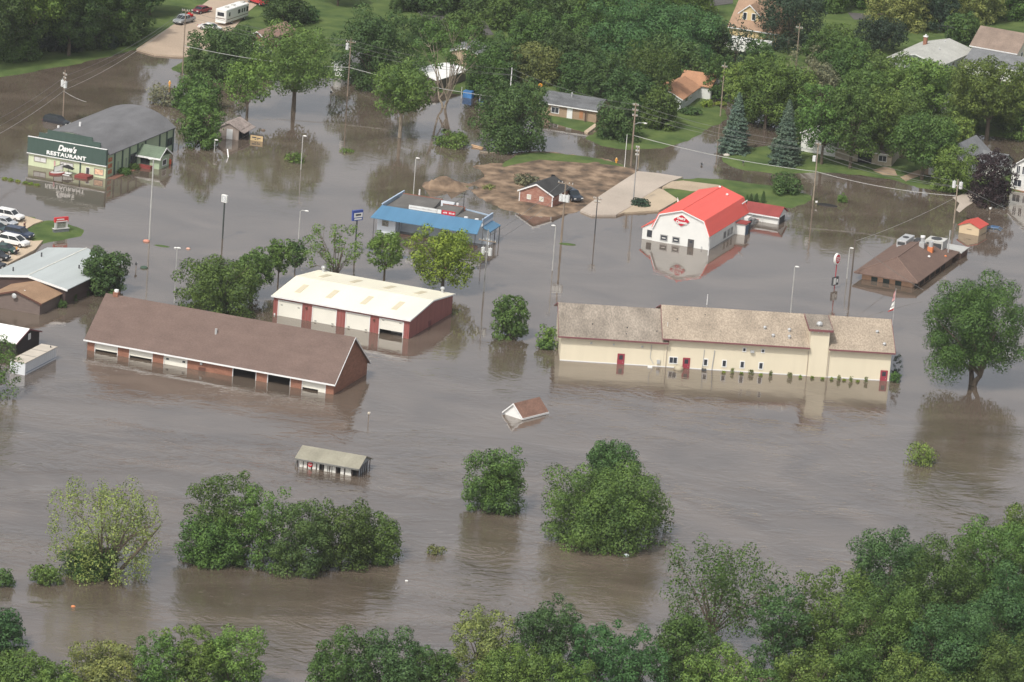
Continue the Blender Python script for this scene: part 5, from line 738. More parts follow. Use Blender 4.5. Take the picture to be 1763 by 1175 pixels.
pole('H', 'weathered power pole with three cream transformers in front of the brick cabin', (966, 419), (973, 314), .2, [(.3, 1.4)], 3)
pole('I', 'thin pole with a small crossarm right of the three transformer pole', (1024, 403), (1027, 340), .12, [(.3, .75), (.9, .5)], m=grey_dark)
trans_z = 4.2
pole('J', 'pole with a wide pale crossarm and two transformers by the blue roofed shop', (833, 502), (839, 396), .15, [(1.9, 1.5)], 2, m=mat('grey_pole', (1, 1, 1)))
pole('K', 'thin dark pole beside the corner of the blue roofed shop', (829, 432), (832, 373), .08, m=grey_dark)
pole('M', 'dark leaning power pole left of the hip roofed restaurant', (1465, 488), (1472, 413), .16, m=mat('dark_pole', (.12, .10, .085)))
pole('N', 'pale power pole between the orange roofed house and the left blue spruce', (1240, 202), (1247, 108), .15, [(.9, .55)], m=barkpale)
pole('O', 'short visible power pole top in front of the very dark broad tree', (1369, 128), (1373, 40), .15, [(1.0, .7)])
pole('P', 'white pole stub rising from the olive crowned tree', (877, 178), (880, 117), .14, m=trim)
pole('Q', 'broken leaning pole stub hung on wires beside the corner pole', (1098, 292), (1103, 254), .12, m=barkpale, name='pole_stub')
for (b, t, r, lab) in [((1075, 290), (1084, 232), .07, 'pale anchor pole left of the thick corner pole'), ((794, 170), (795, 150), .08, 'white carport post under the bare branched tree'), ((825, 185), (825, 166), .08, 'white carport post left of the big dark round tree'), ((1219, 440), (1221, 425), .09, 'thin white pipe standing before the barn restaurant corner'), ((1217, 525), (1219, 507), .08, 'white whip antenna behind the cream hall ridge'), ((1144, 624), (1147, 555), .05, 'thin wire mast against the cream hall joint')]:
    o = pole(lab, lab, b, t, r, m=trim, name='post'); o['category'] = 'post'
def lamp(label, b, t, arm=1.2, ang=-20.5, r=.075, name='street_lamp'):
    h = hgt(b, t); g = empty(name, label, 'street lamp', G(*b), R(ang)); MB().tube([(0, 0, -1.5), (0, 0, h-.25), (arm*.35, 0, h-.02), (arm, 0, h)], [r*1.2, r, r*.8, r*.6], 8).build('pole', mat('lamp_pole', (.42, .42, .40), .5), g)
    MB().ball((arm+.25, 0, h), .26, 10, 6, (1.5, .8, .5)).build('lamp_head', white, g); return g
lamp('tall street lamp in open water between the green fronted restaurant and the kiosk sign', (257, 413), (262, 275), .25, 180, .11); lamp('curved street lamp behind the slim young trees', (514, 412), (520, 362), .9)
lamp('slim street lamp right of the blue roofed shop', (951, 466), (955, 389), .15, 180); lamp('street lamp behind the middle of the cream hall', (1361, 541), (1366, 459), .12); lamp('street lamp rising from the flooded light green shrub', (518, 292), (522, 234), .12)
lamp('lamp post on the left rear corner of the blue roofed shop', (711, 345), (712, 272), .1); lamp('pale lamp post between the tall round sign and the dark leaning pole', (1458, 480), (1461, 427), .12); lamp('round headed lamp in front of the kiosk', (369, 262), (371, 241), .0, r=.07)
lamp('thin pole with a white bulb behind the brick garage', (300, 522), (303, 427), .0, r=.05)
def wire(a, b, sag=1.0, r=.035, m=None, n=14):
    a, b = Vector(a), Vector(b); pts = [a.lerp(b, i/n)-Vector((0, 0, 4*sag*(i/n)*(1-i/n))) for i in range(n+1)]; return MB().tube([tuple(p) for p in pts], r, 4, False)
wm_ = mat('pale_cable', (.40, .40, .38), .5); wd = mat('dark_cable', (.16, .16, .155), .6)
def at(k, dz, off=0.): p, h, a = TOPS[k]; return (p[0]+off*math.cos(a), p[1]+off*math.sin(a), p[2]+h-dz)
WG = 'overhead wires across the town'
def W_(label, a, b, sag, r=.03, m=None): tag(wire(a, b, sag, r).build('overhead_wire', m or wd, None), label, 'wire', WG)
for a, b, nm in (('D', 'F', 'from the corner pole to the white box pole'), ('F', 'Gp', 'from the white box pole to the twin transformer pole'), ('C', 'P', 'from the one transformer pole to the white pole stub'), ('P', 'D', 'from the white pole stub to the corner pole'), ('B', 'C', 'from the drive pole to the one transformer pole')):
    for k, (dz, nmk) in enumerate(((.3, 'top'), (1.3, 'middle'), (2.3, 'lower'))): W_('%s dark wire %s' % (nmk, nm), at(a, dz, .4), at(b, min(dz, 1.2)+.1*k, .4), .9)
W_('thick pale cable from the corner pole to the white box pole', at('D', 6.0), at('F', 5.2), .7, .06, wm_); W_('thick pale cable from the white box pole to the twin transformer pole', at('F', 5.2), at('Gp', 3.0), .7, .06, wm_)
W_('thick pale cable from the one transformer pole towards the white pole stub', at('C', 5.6), G(850, 167, 5.0), .5, .06, wm_); W_('thick pale cable from the drive pole to the one transformer pole', at('B', 7.0), at('C', 5.6), .8, .06, wm_)
W_('wire running off right from the twin transformer pole', at('Gp', 1.0), G(1900, 420, 9), .8); W_('wire from the dark leaning pole to the twin transformer pole', at('M', .3), at('Gp', 3.2), .5, .03, wm_); W_('service wire from the dark leaning pole over the brown hipped roof', at('M', .4), G(1590, 500, 1), .3)
W_('service cable from the white transformer pole to the arched roof', at('A', 4.0), G(172, 187, 0.) + np.array([0, -26, 7.2]), .2, .05, wm_)
for k in range(3): W_(('upper', 'middle', 'lower')[k]+' wire crossing the upper left water to the drive', at('A', .9+k*1.3, .6), at('B', .4+k*.5, -.5), 1.2, .03, wm_ if k == 2 else wd); W_(('upper', 'middle', 'lower')[k]+' wire leaving left from the white transformer pole', at('A', .9+k*1.3, .6), G(-80, 240+k*14, 8.), 1.0, .03, wm_ if k == 2 else wd)
for k in range(2): W_(('upper', 'lower')[k]+' wire from the wide crossarm pole to the right', at('J', 1.8, 1.2-2*k), at('H', .4, 1.0-2*k), .6)
# ------------------------------------------------------------------ signs
g = empty('tall_square_sign', 'white square shop sign on a tall dark pole in open water', 'sign', G(383, 411), R(-35)); h = hgt((383, 411), (388, 336)); MB().tube([(0, 0, -1.5), (0, 0, h-.8)], .13, 8).build('pole', mat('dark_green_pole', (.05, .06, .055)), g); s_ = MB().box(-.55, .55, -.22, .22, h-1.3, h).build('panel', white, g, bevel=.04)
MB().box(-.4, .4, -.24, -.222, h-1.1, h-.15).build('panel_mark', mat('pale_grey_print', (.42, .44, .46)), s_); text('S', 'lettering', white, s_, -.22, .22, h-1.0, h-.25, -.245, .004, bold=.04)
g = empty('blue_tall_sign', 'blue sign with a white face on a dark pole left of the blue roofed shop', 'sign', G(611, 436), R(38)); h = hgt((611, 436), (614, 362)); MB().tube([(0, 0, -1.5), (0, 0, h-1.6)], .13, 8).build('pole', mat('dark_green_pole', (1, 1, 1)), g)
s_ = MB().box(-1.0, 1.0, -.2, .2, h-1.75, h).build('panel', mat('sign_blue', (.045, .075, .28), .4, .05), g); MB().box(-.8, .9, -.215, -.201, h-1.2, h-.45).build('panel_face', white, s_); MB().box(-.5, .6, -.222, -.216, h-.95, h-.62).build('panel_mark', mat('dark_print', (.06, .06, .07)), s_); MB().box(-.7, .8, -.212, -.201, h-1.6, h-1.35).build('panel_strip', white, s_)
g = empty('restaurant_sign', 'red and white rounded sign on a red pole above a black and white reader board', 'sign', G(1436.5, 497), R(50)); h = hgt((1436.5, 497), (1440.5, 436.5)); rp = mat('red_pole', (.35, .05, .06), .5)
MB().tube([(0, 0, -1), (0, 0, h-1.7)], .09, 8).build('pole', rp, g); a_ = [(.95*math.cos(t)*.75, h-.95+.95*math.sin(t)) for t in np.linspace(0, 2*math.pi, 16, endpoint=False)]; s_ = MB().prism(a_, -.2, .2, 'y').build('panel', white, g); MB().prism([(a*.8, h-.95+(b-h+.95)*.8) for a, b in a_], -.225, -.201, 'y').build('panel_face', mat('sign_red', (1, 1, 1)), s_); MB().box(-.45, .45, -.24, -.226, h-1.0, h-.85).box(-.4, .4, -.24, -.226, h-1.3, h-1.18).box(-.4, .4, -.24, -.226, h-.72, h-.6).build('lettering', white, s_)
s_ = MB().box(-.75, .75, -.15, .15, .6, 2.0).build('reader_board', grey_dark, g); MB().box(-.62, .05, -.165, -.151, .75, 1.85).build('reader_face', white, s_); MB().box(.2, .6, -.165, -.151, 1.0, 1.6).build('reader_mark', white, s_)
g = empty('lot_sign', 'red topped readerboard sign on a grey stone base on the grass island', 'sign', G(93, 400, .25), R(35)); g.location.z = .2
MB().box(-.1, 2.6, -.35, .35, -.4, .55).build('base', mat('grey_stone', (.16, .17, .18), .9, .2, 2), g); MB().box(-.18, 2.68, -.42, .42, .56, .66).build('base_cap', mat('pale_stone', (.5, .5, .48)), g); MB().box(.1, .45, -.2, .2, .67, 1.7).box(2.1, 2.45, -.2, .2, .67, 1.7).build('leg', mat('pale_stone', (1, 1, 1)), g)
MB().box(.46, 2.09, -.12, .12, .75, 1.6).build('reader_board', mat('reader_grey', (.22, .23, .19), .5, .3, 4), g); s_ = MB().box(0, 2.5, -.22, .22, 1.71, 2.5).build('header', mat('bright_sign_red', (.6, .04, .045), .4, .03), g); MB().box(.2, 2.35, -.24, -.221, 1.76, 1.92).box(.3, 1.7, -.24, -.221, 2.1, 2.3).build('lettering', white, s_)
g = empty('tan_board_sign', 'tan framed sign board half under water beside the kiosk', 'sign', G(431.3, 241.5), R(-14)); s_ = MB().box(0, 2.35, -.08, .08, -.6, 1.0).build('board', mat('tan_sign_board', (.55, .41, .22), .6, .06), g); MB().box(-.08, 2.43, -.1, .1, 1.001, 1.1).box(2.351, 2.45, -.1, .1, -.6, 1.0).build('frame', mat('dark_wood', (1, 1, 1)), s_)
MB().box(.3, 1.1, -.095, -.081, .5, .72).box(1.2, 1.9, -.095, -.081, .45, .62).box(.8, 1.1, -.095, -.081, .2, .35).box(1.3, 1.5, -.095, -.081, .2, .35).build('lettering', mat('dark_print', (1, 1, 1)), s_)
g = empty('leaning_banner', 'white banner on a leaning black frame standing in a red planter by the restaurant', 'sign', G(93, 300), R(35)); MB().add([(0, 0, .3), (1.7, 0, .7), (1.7, 0, 1.5), (0, 0, 1.2), (0, .1, .3), (1.7, .1, .7), (1.7, .1, 1.5), (0, .1, 1.2)], [(0, 1, 2, 3), (7, 6, 5, 4), (0, 4, 5, 1), (1, 5, 6, 2), (2, 6, 7, 3), (3, 7, 4, 0)]).build('panel', white, g); MB().tube([(-.05, .05, -1), (0, .05, 1.3), (1.8, .05, 1.7)], .07, 6).tube([(1.75, .05, -1), (1.75, .05, 1.6)], .06, 6).build('frame', black, g)
pl = MB().prism([(a*1.5+.6, b*1.0) for a, b in [(math.cos(t), math.sin(t)) for t in np.linspace(0, 6.283, 14, endpoint=False)]], -1, .28, 'z').build('planter', mat('red_planter', (.26, .06, .055), .7, .15), g); MB().prism([(a*1.3+.6, b*.8) for a, b in [(math.cos(t), math.sin(t)) for t in np.linspace(0, 6.283, 14, endpoint=False)]], .281, .31, 'z').build('planter_rim', mat('pale_stone', (1, 1, 1)), pl)
MB().box(.1, .16, -.05, .4, 1.4, 2.3).build('flag', mat('faded_pink', (.55, .3, .3)), g)
g = empty('picnic_table', 'pale picnic table and dark parasol afloat at the green restaurant wall', 'table', G(115, 300), R(-20)); MB().box(-.9, .9, -.5, .5, .18, .26).box(-.9, .9, -.95, -.7, .0, .07).build('top', trim, g); MB().tube([(.2, .2, 0), (.1, .2, 1.5)], .04, 6).add([(-.9, -.3, 1.2), (1.2, -.3, .95), (1.2, .6, 1.0), (-.9, .6, 1.3), (0.1, .2, 1.65)], [(0, 1, 4), (1, 2, 4), (2, 3, 4), (3, 0, 4), (3, 2, 1, 0)]).build('parasol', black, g)
# flags
g = empty('flagpole', 'flagpole with two limp flags behind the right end of the cream hall', 'flagpole', G(1535, 575), R(0)); h = hgt((1535, 575), (1542.5, 497)); MB().tube([(0, 0, -1), (0, 0, h)], [.06, .035], 6).build('pole', steel, g)
def drape(z0, z1, w_, m, nm): v = []; f = []; [v.extend([(0, .02, z1-(z1-z0)*i/6), (-w_*(.5+.5*i/6), .12*math.sin(i*1.7), z1-(z1-z0)*i/6-.35)]) for i in range(7)]; f = [(2*i, 2*i+1, 2*i+3, 2*i+2) for i in range(6)]; o = MB().add(v, f).build(nm, m, g); s = o.modifiers.new('t', 'SOLIDIFY'); s.thickness = .03; return o
drape(h-1.9, h-.3, .45, mat('faded_pink', (1, 1, 1)), 'flag'); drape(h-3.3, h-2.1, .7, white, 'flag'); drape(h-3.6, h-3.2, .95, mat('flag_red', (.5, .05, .05)), 'flag_stripe')
# ------------------------------------------------------------------ small things afloat and along the shore
def simple(name, label, cat, M, m, loc, rz=0, group=None, smooth=False, bevel=0): o = M.build(name, m, None, smooth=smooth, bevel=bevel); o.location = [float(q) for q in loc]; o.rotation_euler = (0, 0, rz); return tag(o, label, cat, group)
def mailbox(label, b, h=1.1, m=None, dbl=False): g = empty('mailbox', label, 'mailbox', G(*b)); MB().tube([(0, 0, -1), (0, 0, h-.2)], .06, 6).build('post', wood_pole, g); MB().box(-.18, .18, -.28, .28, h-.2, h+.1).build('box', m or grey_dark, g, bevel=.08); MB().box(.18, .21, -.05, .05, h-.05, h+.2).build('flag', white, g)
mailbox('leaning mailbox in the current right of the brick garage', (634, 727), 1.4, mat('tan_downspout', (1, 1, 1))); mailbox('dark mailbox post left of the tall transformer pole', (569, 170), 1.3); mailbox('mailbox on the lawn tip below the left blue spruce', (1279, 288), 1.0); mailbox('mailbox in the water left of the tree by the power pole', (234, 465), 1.1); mailbox('white topped mailbox below the corner pole in the water', (1208, 285), .35); mailbox('white mailbox standing in water above the tan shed', (1704, 368), 1.0, white); mailbox('white mailbox at the water edge below the lawn tip', (1405, 355), .8, white)
def hydrant(label, b): g = empty('fire_hydrant', label, 'hydrant', G(*b, .25)); MB().tube([(0, 0, -.2), (0, 0, .6)], .16, 8).ball((0, 0, .62), .2, 8, 6).tube([(-.28, 0, .4), (.28, 0, .4)], .09, 6).build('body', mat('hydrant_orange', (.75, .35, .06), .5), g); MB().ball((0, 0, .8), .12, 8, 6).build('cap', mat('hydrant_cap', (.8, .7, .4)), g)
hydrant('orange fire hydrant on the grass edge left of the corner pole', (1061, 280)); hydrant('yellow hydrant top showing beyond the toppled tree', (292, 147))
for (b, lab, c, sz) in [((252, 416), 'pink buoy like float at the foot of the tall street lamp', (.55, .25, .18), .5), ((324, 429), 'small pink float in the open water right of the tall lamp', (.6, .36, .28), .32), ((302, 427.5), 'white ball float in open water', (.7, .7, .68), .22), ((248, 462), 'dark green tub adrift near the oval tree', (.05, .09, .06), .55), ((453, 225), 'brown lump adrift right of the kiosk', (.15, .11, .08), .35), ((1078, 957), 'white plastic scrap caught at the foot of the wide bushy river tree', (.7, .78, .8), .35), ((126, 1045), 'orange float drifting below the pale willow', (.65, .25, .1), .25), ((700, 1001), 'tiny white scrap in midstream', (.7, .7, .68), .2), ((1333, 253), 'pale boulder on the lawn by the left blue spruce', (.45, .42, .36), .55)]:
    simple('float' if 'boulder' not in lab else 'boulder', lab, 'debris' if 'boulder' not in lab else 'boulder', MB().ball((0, 0, .05), sz, 10, 6, (1.2, .9, .6)), mat('f_'+lab[:14].replace(' ', '_'), c, .6, .15, 2), G(*(b if 'boulder' not in lab else (1251, 268)), 0 if 'boulder' not in lab else .25), smooth=True)
simple('grass_raft', 'thin mat of green grass floating right of the tall street lamp', 'debris', MB().ball((0, 0, 0), 1, 12, 6, (1.4, .5, .12)), mat('grass_mat', (.06, .10, .025)), G(279, 424), R(-15)); simple('grass_raft', 'low weed mat at the foot of the three transformer pole', 'debris', MB().ball((0, 0, 0), 1, 12, 6, (1.5, .5, .2)), mat('grass_mat', (1, 1, 1)), G(977, 421), R(-5))
simple('orange_barrel', 'orange barrel at the porch of the green fronted restaurant', 'barrel', MB().tube([(0, 0, -.5), (0, 0, .75)], [.42, .38], 12), mat('barrel_orange', (.65, .10, .03), .5, .08), G(291, 282)); simple('white_parasol', 'folded white parasol by the restaurant porch', 'parasol', MB().ball((0, 0, 1.2), .55, 10, 6, (1, 1, .5)).tube([(0, 0, -.5), (0, 0, 1.2)], .05, 6), white, G(260, 286), smooth=True)
simple('dark_raft', 'black half sunk tarpaulin at the tip of the right lawn', 'tarpaulin', MB().ball((0, 0, 0), 1, 12, 6, (2.0, .7, .3)), black, G(1424, 354), R(-15)); simple('blue_skip', 'blue plastic container under the trees by the white carport post', 'container', MB().box(-.9, .9, -.7, .7, -.4, 1.3), mat('bright_blue', (.07, .22, .50), .5, .2, 2), G(806, 168), R(-18), bevel=.08); simple('blue_drum', 'small blue drum right of the blue container', 'drum', MB().tube([(0, 0, -.4), (0, 0, .6)], .45, 12), mat('bright_blue', (1, 1, 1)), G(828, 177))
simple('leaning_board', 'white board leaning out of the water below the kiosk door', 'board', MB().add([(-.1, 0, -.5), (.1, 0, -.5), (-.35, 1.5, 1.2), (-.55, 1.5, 1.2), (-.1, .06, -.5), (.1, .06, -.5), (-.35, 1.56, 1.2), (-.55, 1.56, 1.2)], [(0, 1, 2, 3), (7, 6, 5, 4), (0, 4, 5, 1), (1, 5, 6, 2), (2, 6, 7, 3), (3, 7, 4, 0)]), trim, G(394, 272)); simple('tall_stop_pipe', 'white pipe standing in water behind the blue roofed shop', 'pipe', MB().tube([(0, 0, -.5), (0, 0, 1.0)], .14, 8), trim, G(722, 336))
simple('orange_tent', 'orange cover glimpsed among leaves left of the grey roofed house', 'cover', MB().ball((0, 0, 0), .45, 12, 8, (1.2, .8, 1.6)), mat('orange_cover', (.75, .32, .04), .6, .1), G(930, 150, .3))
# stones of the apron
random.seed(3)
# ------------------------------------------------------------------ vehicles
tyre = black; rim = mat('wheel_rim', (.45, .45, .46), .4, .05, metal=.6); redl = mat('tail_red', (.45, .02, .02), .3); headl = mat('headlight', (.75, .75, .72), .15)
def car(label, p, heading, kind, col, z=.34, name='parked_car', group='cars in the car park', cat='car', load=None):
    spec = {'sedan': (4.7, 1.78, [(0, .35), (.05, .68), (.25, .80), (1.15, .92), (3.55, .95), (4.55, .88), (4.7, .7), (4.7, .35)], [(1.0, .92), (1.75, 1.40), (3.1, 1.42), (3.95, .95)]),
            'suv': (4.9, 1.9, [(0, .42), (.05, .85), (.2, .98), (1.25, 1.08), (4.75, 1.08), (4.9, .9), (4.9, .42)], [(1.15, 1.08), (1.85, 1.75), (4.45, 1.78), (4.8, 1.08)]),
            'van': (5.0, 1.95, [(0, .35), (.05, .75), (.3, .92), (1.0, 1.05), (4.85, 1.05), (5.0, .85), (5.0, .35)], [(.85, 1.05), (1.9, 1.70), (4.6, 1.75), (4.95, 1.05)]),
            'pickup': (5.5, 1.95, [(0, .45), (.05, .9), (.2, 1.02), (1.4, 1.08), (5.45, 1.08), (5.5, .9), (5.5, .45)], [(1.3, 1.08), (1.95, 1.75), (3.35, 1.78), (3.65, 1.08)])}[kind]
    L, w_, body, cab = spec; g = empty(name, label, cat, (0, 0, 0), R(heading), group); c = G(*p, z); d = np.array([math.cos(R(heading)), math.sin(R(heading)), 0]); g.location = c-d*(-L/2)   # local +x runs from nose to tail, nose points along -x
    g.rotation_euler.z = R(heading+180); cm = mat('car_'+col[0], col[1], .25, .03, 1, spec=.6); w2 = w_/2
    MB().prism(body, -w2, w2, 'y').build('body', cm, g, bevel=.07)
    x0, x1, x2, x3 = [q[0] for q in cab]; z1, z2 = cab[0][1], cab[1][1]; i = .16
    MB().add([(x0, -w2+.06, z1-.02), (x3, -w2+.06, z1-.02), (x3, w2-.06, z1-.02), (x0, w2-.06, z1-.02), (x1, -w2+i, z2-.06), (x2, -w2+i, z2-.04), (x2, w2-i, z2-.04), (x1, w2-i, z2-.06)], [(0, 3, 2, 1), (4, 5, 6, 7), (0, 1, 5, 4), (1, 2, 6, 5), (2, 3, 7, 6), (3, 0, 4, 7)]).build('windows', mat('car_glass', (.02, .026, .03), .08, .1, spec=.8), g)
    P = MB().add([(x1-.06, -w2+i-.02, z2-.06), (x2+.06, -w2+i-.02, z2-.04), (x2+.06, w2-i+.02, z2-.04), (x1-.06, w2-i+.02, z2-.06), (x1+.05, -w2+i+.05, z2+.02), (x2-.05, -w2+i+.05, z2+.04), (x2-.05, w2-i-.05, z2+.04), (x1+.05, w2-i-.05, z2+.02)], [(0, 3, 2, 1), (4, 5, 6, 7), (0, 1, 5, 4), (1, 2, 6, 5), (2, 3, 7, 6), (3, 0, 4, 7)])
    for f_ in ((0, 0), (.5, .5), (1, 1)):
        xa, xb = x0+(x3-x0)*f_[0], x1+(x2-x1)*f_[1]
        for s in (-1, 1): P.tube([(xa, s*(w2-.05), z1), (xb, s*(w2-i+.02), z2-.03)], .05, 4)
    P.build('roof', cm, g)
    for x in (.85, L-.95):
        for s in (-1, 1): t = MB().tube([(x, s*(w2-.2), .34), (x, s*(w2+.02), .34)], .34, 14).build('wheel', tyre, g); MB().tube([(x, s*(w2-.05), .34), (x, s*(w2+.035), .34)], .2, 10).build('rim', rim, t)
    for s in (-1, 1): MB().box(-.03, .12, s*w2*.75-.2, s*w2*.75+.2, .62, .78).build('headlight', headl, g); MB().box(L-.08, L+.03, s*w2*.78-.16, s*w2*.78+.16, .65, .88).build('tail_light', redl, g)
    MB().box(-.06, .0, -w2*.9, w2*.9, .36, .56).build('bumper', grey_dark if kind != 'van' else cm, g)
    if kind == 'pickup': MB().box(3.75, 5.35, -w2+.12, w2-.12, 1.085, 1.10).build('bed', dark, g)
    if load: MB().box(3.9, 5.2, -.55, .55, 1.1, 1.55).ball((4.5, 0, 1.6), .35, 8, 6).build('load', load, g)
    return g
SL = ('silver', (.42, .44, .46)); WH = ('white', (.74, .74, .73)); RD = ('dark_red', (.20, .02, .03)); TE = ('teal', (.03, .07, .075)); NB = ('navy', (.03, .045, .085)); DG = ('dark_green', (.02, .055, .045)); BK = ('black', (.02, .023, .03)); GY = ('pickup_grey', (.30, .32, .33))
car('grey pickup truck with a red load facing down the sandy drive', (317, 40), -118, 'pickup', GY, group='vehicles parked on the drive', load=mat('red_load', (.55, .03, .03))); car('dark red sedan parked behind the grey pickup on the drive', (347, 22), -122, 'sedan', RD, group='vehicles parked on the drive')
car('white car half hidden by branches beside the motorhome', (361, 52), -20, 'sedan', WH, group='vehicles parked on the drive'); car('red pickup cut off by the top edge right of the motorhome', (444, 7), -50, 'pickup', ('bright_red', (.5, .03, .04)), group='vehicles parked on the drive')
car('white sport utility vehicle farthest back in the car park', (16, 378), -22, 'suv', WH); car('silver sedan second row in the car park', (6, 388), -24, 'sedan', SL); car('dark teal car cut by the left edge in the car park', (-8, 398), -24, 'sedan', TE); car('navy blue car in front of the grass island', (32, 409), -22, 'suv', NB)
car('white minivan in the middle of the car park', (24, 422), -24, 'van', WH); car('dark green sedan below the white minivan', (6, 434), -20, 'sedan', DG); car('black sedan at the left edge of the car park', (-8, 446), -20, 'sedan', BK); car('black car peeking in at the lower left of the car park', (-16, 462), -20, 'suv', BK)
car('black sport utility vehicle parked behind the brick cabin on the mud', (984, 343), -60, 'suv', ('blueblack', (.03, .04, .055)), group=None); car('dark car half under water behind the green fronted restaurant', (97, 216), -25, 'suv', BK, z=-.5, group=None); car('dark vehicle under the eave behind the barn restaurant entry', (1290, 390), -110, 'sedan', ('dull_grey', (.2, .2, .2)), z=-.5, group=None)
car('dark car by the wall of the red roofed bungalow', (446, 92), -20, 'sedan', BK, z=.25, group=None); car('blue car roof showing right of the tan shed', (1712, 404), -15, 'sedan', ('mid_blue', (.07, .14, .26)), z=-1.0, group=None)
def rv(label, b, heading, L, w_, H, name, cat, stripe, cab=False, z=.34):
    g = empty(name, label, cat, G(*b, z), R(heading)); bw_ = mat('motorhome_white', (.76, .76, .73), .4, .03); MB().box(0, L, -w_/2, w_/2, .55, H).build('body', bw_, g, bevel=.18)
    st_ = MB(); [st_.box(.3, L-.3, s*(w_/2)-.012*(s < 0)+0, s*(w_/2)+.012*(s > 0), 1.15, 1.27) for s in (-1, 1)]; st_.box(-.015, 0, -w_/2+.2, w_/2-.2, 1.35, 1.5).build('stripe', stripe, g)
    MB().box(-.03, .0, -.75, .75, 1.9, 2.65).build('rear_window', glass, g); ww = MB()
    for s in (-1, 1):
        for x in ((1.2, .5), (L*.52, .9), (L*.68, .5), (L*.78, .5)): o = MB().box(x[0], x[0]+x[1], min(s*w_/2, s*(w_/2+.03)), max(s*w_/2, s*(w_/2+.03)), 1.8, 2.6).build('window', glass, g)
    if cab:
        for s in (-1, 1): MB().box(L-1.1, L-.4, min(s*w_/2, s*(w_/2+.03)), max(s*w_/2, s*(w_/2+.03)), 1.7, 2.7).build('cab_window', glass, g)
        MB().box(L-.02, L+.04, -w_/2+.2, w_/2-.2, 1.6, 2.7).build('windscreen', glass, g)
    for x in (2.0, L*.48, L-1.0): u = MB().box(x, x+.8, -.4, .3, H, H+.22).build('roof_unit', mat('roof_unit_grey', (.5, .49, .46)), g, bevel=.05)
    for x in ((L*.28, L-1.6) if cab else (L*.5, L*.6)):
        for s in (-1, 1): t = MB().tube([(x, s*(w_/2-.3), .42), (x, s*(w_/2-.02), .42)], .42, 14).build('wheel', tyre, g); MB().tube([(x, s*(w_/2-.1), .42), (x, s*(w_/2), .42)], .22, 10).build('rim', rim, t)
    MB().box(-.1, .05, -w_/2+.1, w_/2-.1, .5, .72).build('bumper', bw_, g); return g
rv('white motorhome parked up the sandy drive with its rear window facing the flood', (379, 44), 66, 9.6, 2.5, 3.3, 'motorhome', 'motorhome', mat('brown_stripe', (.14, .08, .06)), True)
rv('white travel trailer half hidden behind the ragged dark conifer', (1247, 88), -19, 9.6, 2.5, 3.2, 'travel_trailer', 'trailer', mat('grey_stripe', (.3, .3, .3)))
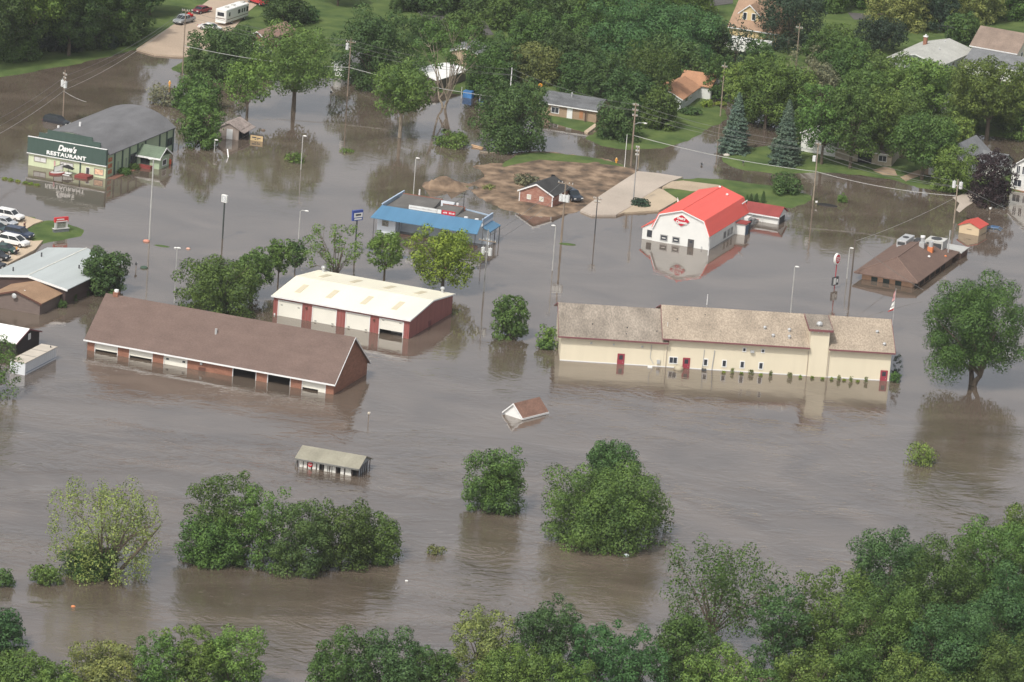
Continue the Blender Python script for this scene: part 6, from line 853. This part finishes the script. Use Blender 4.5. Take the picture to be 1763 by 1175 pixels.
# ------------------------------------------------------------------ people
def limb_mesh(name, joints, edges, m, parent, root=0):
    me = bpy.data.meshes.new(name); me.from_pydata([j[:3] for j in joints], edges, []); o = bpy.data.objects.new(name, me); C.objects.link(o); mo = o.modifiers.new('s', 'SKIN'); mo.use_smooth_shade = True
    for i, j in enumerate(joints): v = me.skin_vertices[0].data[i]; v.radius = (j[3], j[4] if len(j) > 4 else j[3]); v.use_root = (i == root)
    su = o.modifiers.new('b', 'SUBSURF'); su.levels = su.render_levels = 1; me.materials.append(m); o.parent = parent; return o
def person(label, p, rz, shirt, legs, hair, z=.34, up=False):
    g = empty('person', label, 'person', G(*p, z), rz); skin = mat('skin', (.42, .25, .17), .6, .05)
    hx = (.30, -.05, 1.62) if up else (.27, -.12, .85); ex = (.30, -.02, 1.42) if up else (.25, .02, 1.12)
    J = [(0, 0, .93, .13, .11), (0, 0, 1.15, .14, .10), (0, 0, 1.38, .15, .10), (0, 0, 1.5, .055), (0, -.01, 1.58, .06), (0, -.02, 1.66, .095, .11), (0, -.01, 1.74, .07),
         (.18, 0, 1.42, .055), (ex[0], ex[1], ex[2], .042), (hx[0], hx[1], hx[2], .032), (-.18, 0, 1.42, .055), (-.25, .04, 1.14, .042), (-.27, -.1, .88, .032),
         (.09, 0, .85, .085), (.11, -.02, .48, .06), (.11, .03, .09, .042), (.11, -.14, .04, .04), (-.09, 0, .85, .085), (-.10, .02, .48, .06), (-.10, .06, .09, .042), (-.10, -.10, .04, .04)]
    E_ = [(0, 1), (1, 2), (2, 3), (3, 4), (4, 5), (5, 6), (2, 7), (7, 8), (8, 9), (2, 10), (10, 11), (11, 12), (0, 13), (13, 14), (14, 15), (15, 16), (0, 17), (17, 18), (18, 19), (19, 20)]
    limb_mesh('body', J, E_, skin, g); f_ = lambda q, k: (q[0], q[1], q[2])+tuple(r*k for r in q[3:])
    limb_mesh('shirt', [f_(J[i], 1.16) for i in (0, 1, 2, 7, 8, 10, 11)], [(0, 1), (1, 2), (2, 3), (3, 4), (2, 5), (5, 6)], shirt, g); limb_mesh('trousers', [f_(J[i], 1.18) for i in (0, 13, 14, 15, 17, 18, 19)], [(0, 1), (1, 2), (2, 3), (0, 4), (4, 5), (5, 6)], legs, g)
    MB().ball((0, .01, 1.70), .115, 10, 6, (.95, 1.05, .8)).build('hair', hair, g, smooth=True); h_ = MB()
    for s, c in ((1, hx), (-1, (-.27, -.1, .88))):
        for k in range(4): h_.tube([(c[0]+s*.0+(k-1.5)*.018, c[1]-.01, c[2]-.02), (c[0]+(k-1.5)*.022, c[1]-.03, c[2]-.07), (c[0]+(k-1.5)*.022, c[1]-.055, c[2]-.10-(.01 if k in (1, 2) else 0))], [.011, .009, .007], 5)
        h_.tube([(c[0]-s*.03, c[1], c[2]-.01), (c[0]-s*.055, c[1]-.03, c[2]-.05)], [.012, .008], 5)
    h_.build('fingers', skin, g); return g
dkc = mat('dark_cloth', (.03, .025, .04)); person('person in dark clothes holding something up by the grass island', (42, 398.5), R(60), mat('maroon_cloth', (.10, .03, .05)), dkc, black, up=True); person('person in an orange yellow jacket between the cars and the metal roof', (28, 440), R(120), mat('orange_cloth', (.80, .38, .03)), dkc, mat('brown_hair', (.06, .035, .02)))
person('person in pale clothes standing on a step at the dark brown wall', (20.5, 493), R(160), mat('pale_cloth', (.6, .6, .62)), mat('pale_cloth', (1, 1, 1)), mat('grey_hair', (.4, .4, .4)), z=.05)
simple('doorstep', 'low concrete step under the person in pale clothes', 'step', MB().box(-.8, .8, -.6, .6, -1, .03), concrete, G(20.5, 493), R(-20)); MB()
# thin air between the camera and the town
hz = bpy.data.materials.new('haze'); hz.use_nodes = True; n = hz.node_tree; n.nodes.clear(); pv = n.nodes.new('ShaderNodeVolumePrincipled'); pv.inputs['Color'].default_value = (.95, .97, 1, 1); pv.inputs['Density'].default_value = .00006; pv.inputs['Anisotropy'].default_value = .2; ho = n.nodes.new('ShaderNodeOutputMaterial'); n.links.new(pv.outputs[0], ho.inputs['Volume'])
USE_HAZE = True
if USE_HAZE: tag(MB().box(-450, 450, -30, 1700, -3, 230).build('haze', hz), kind='stuff')
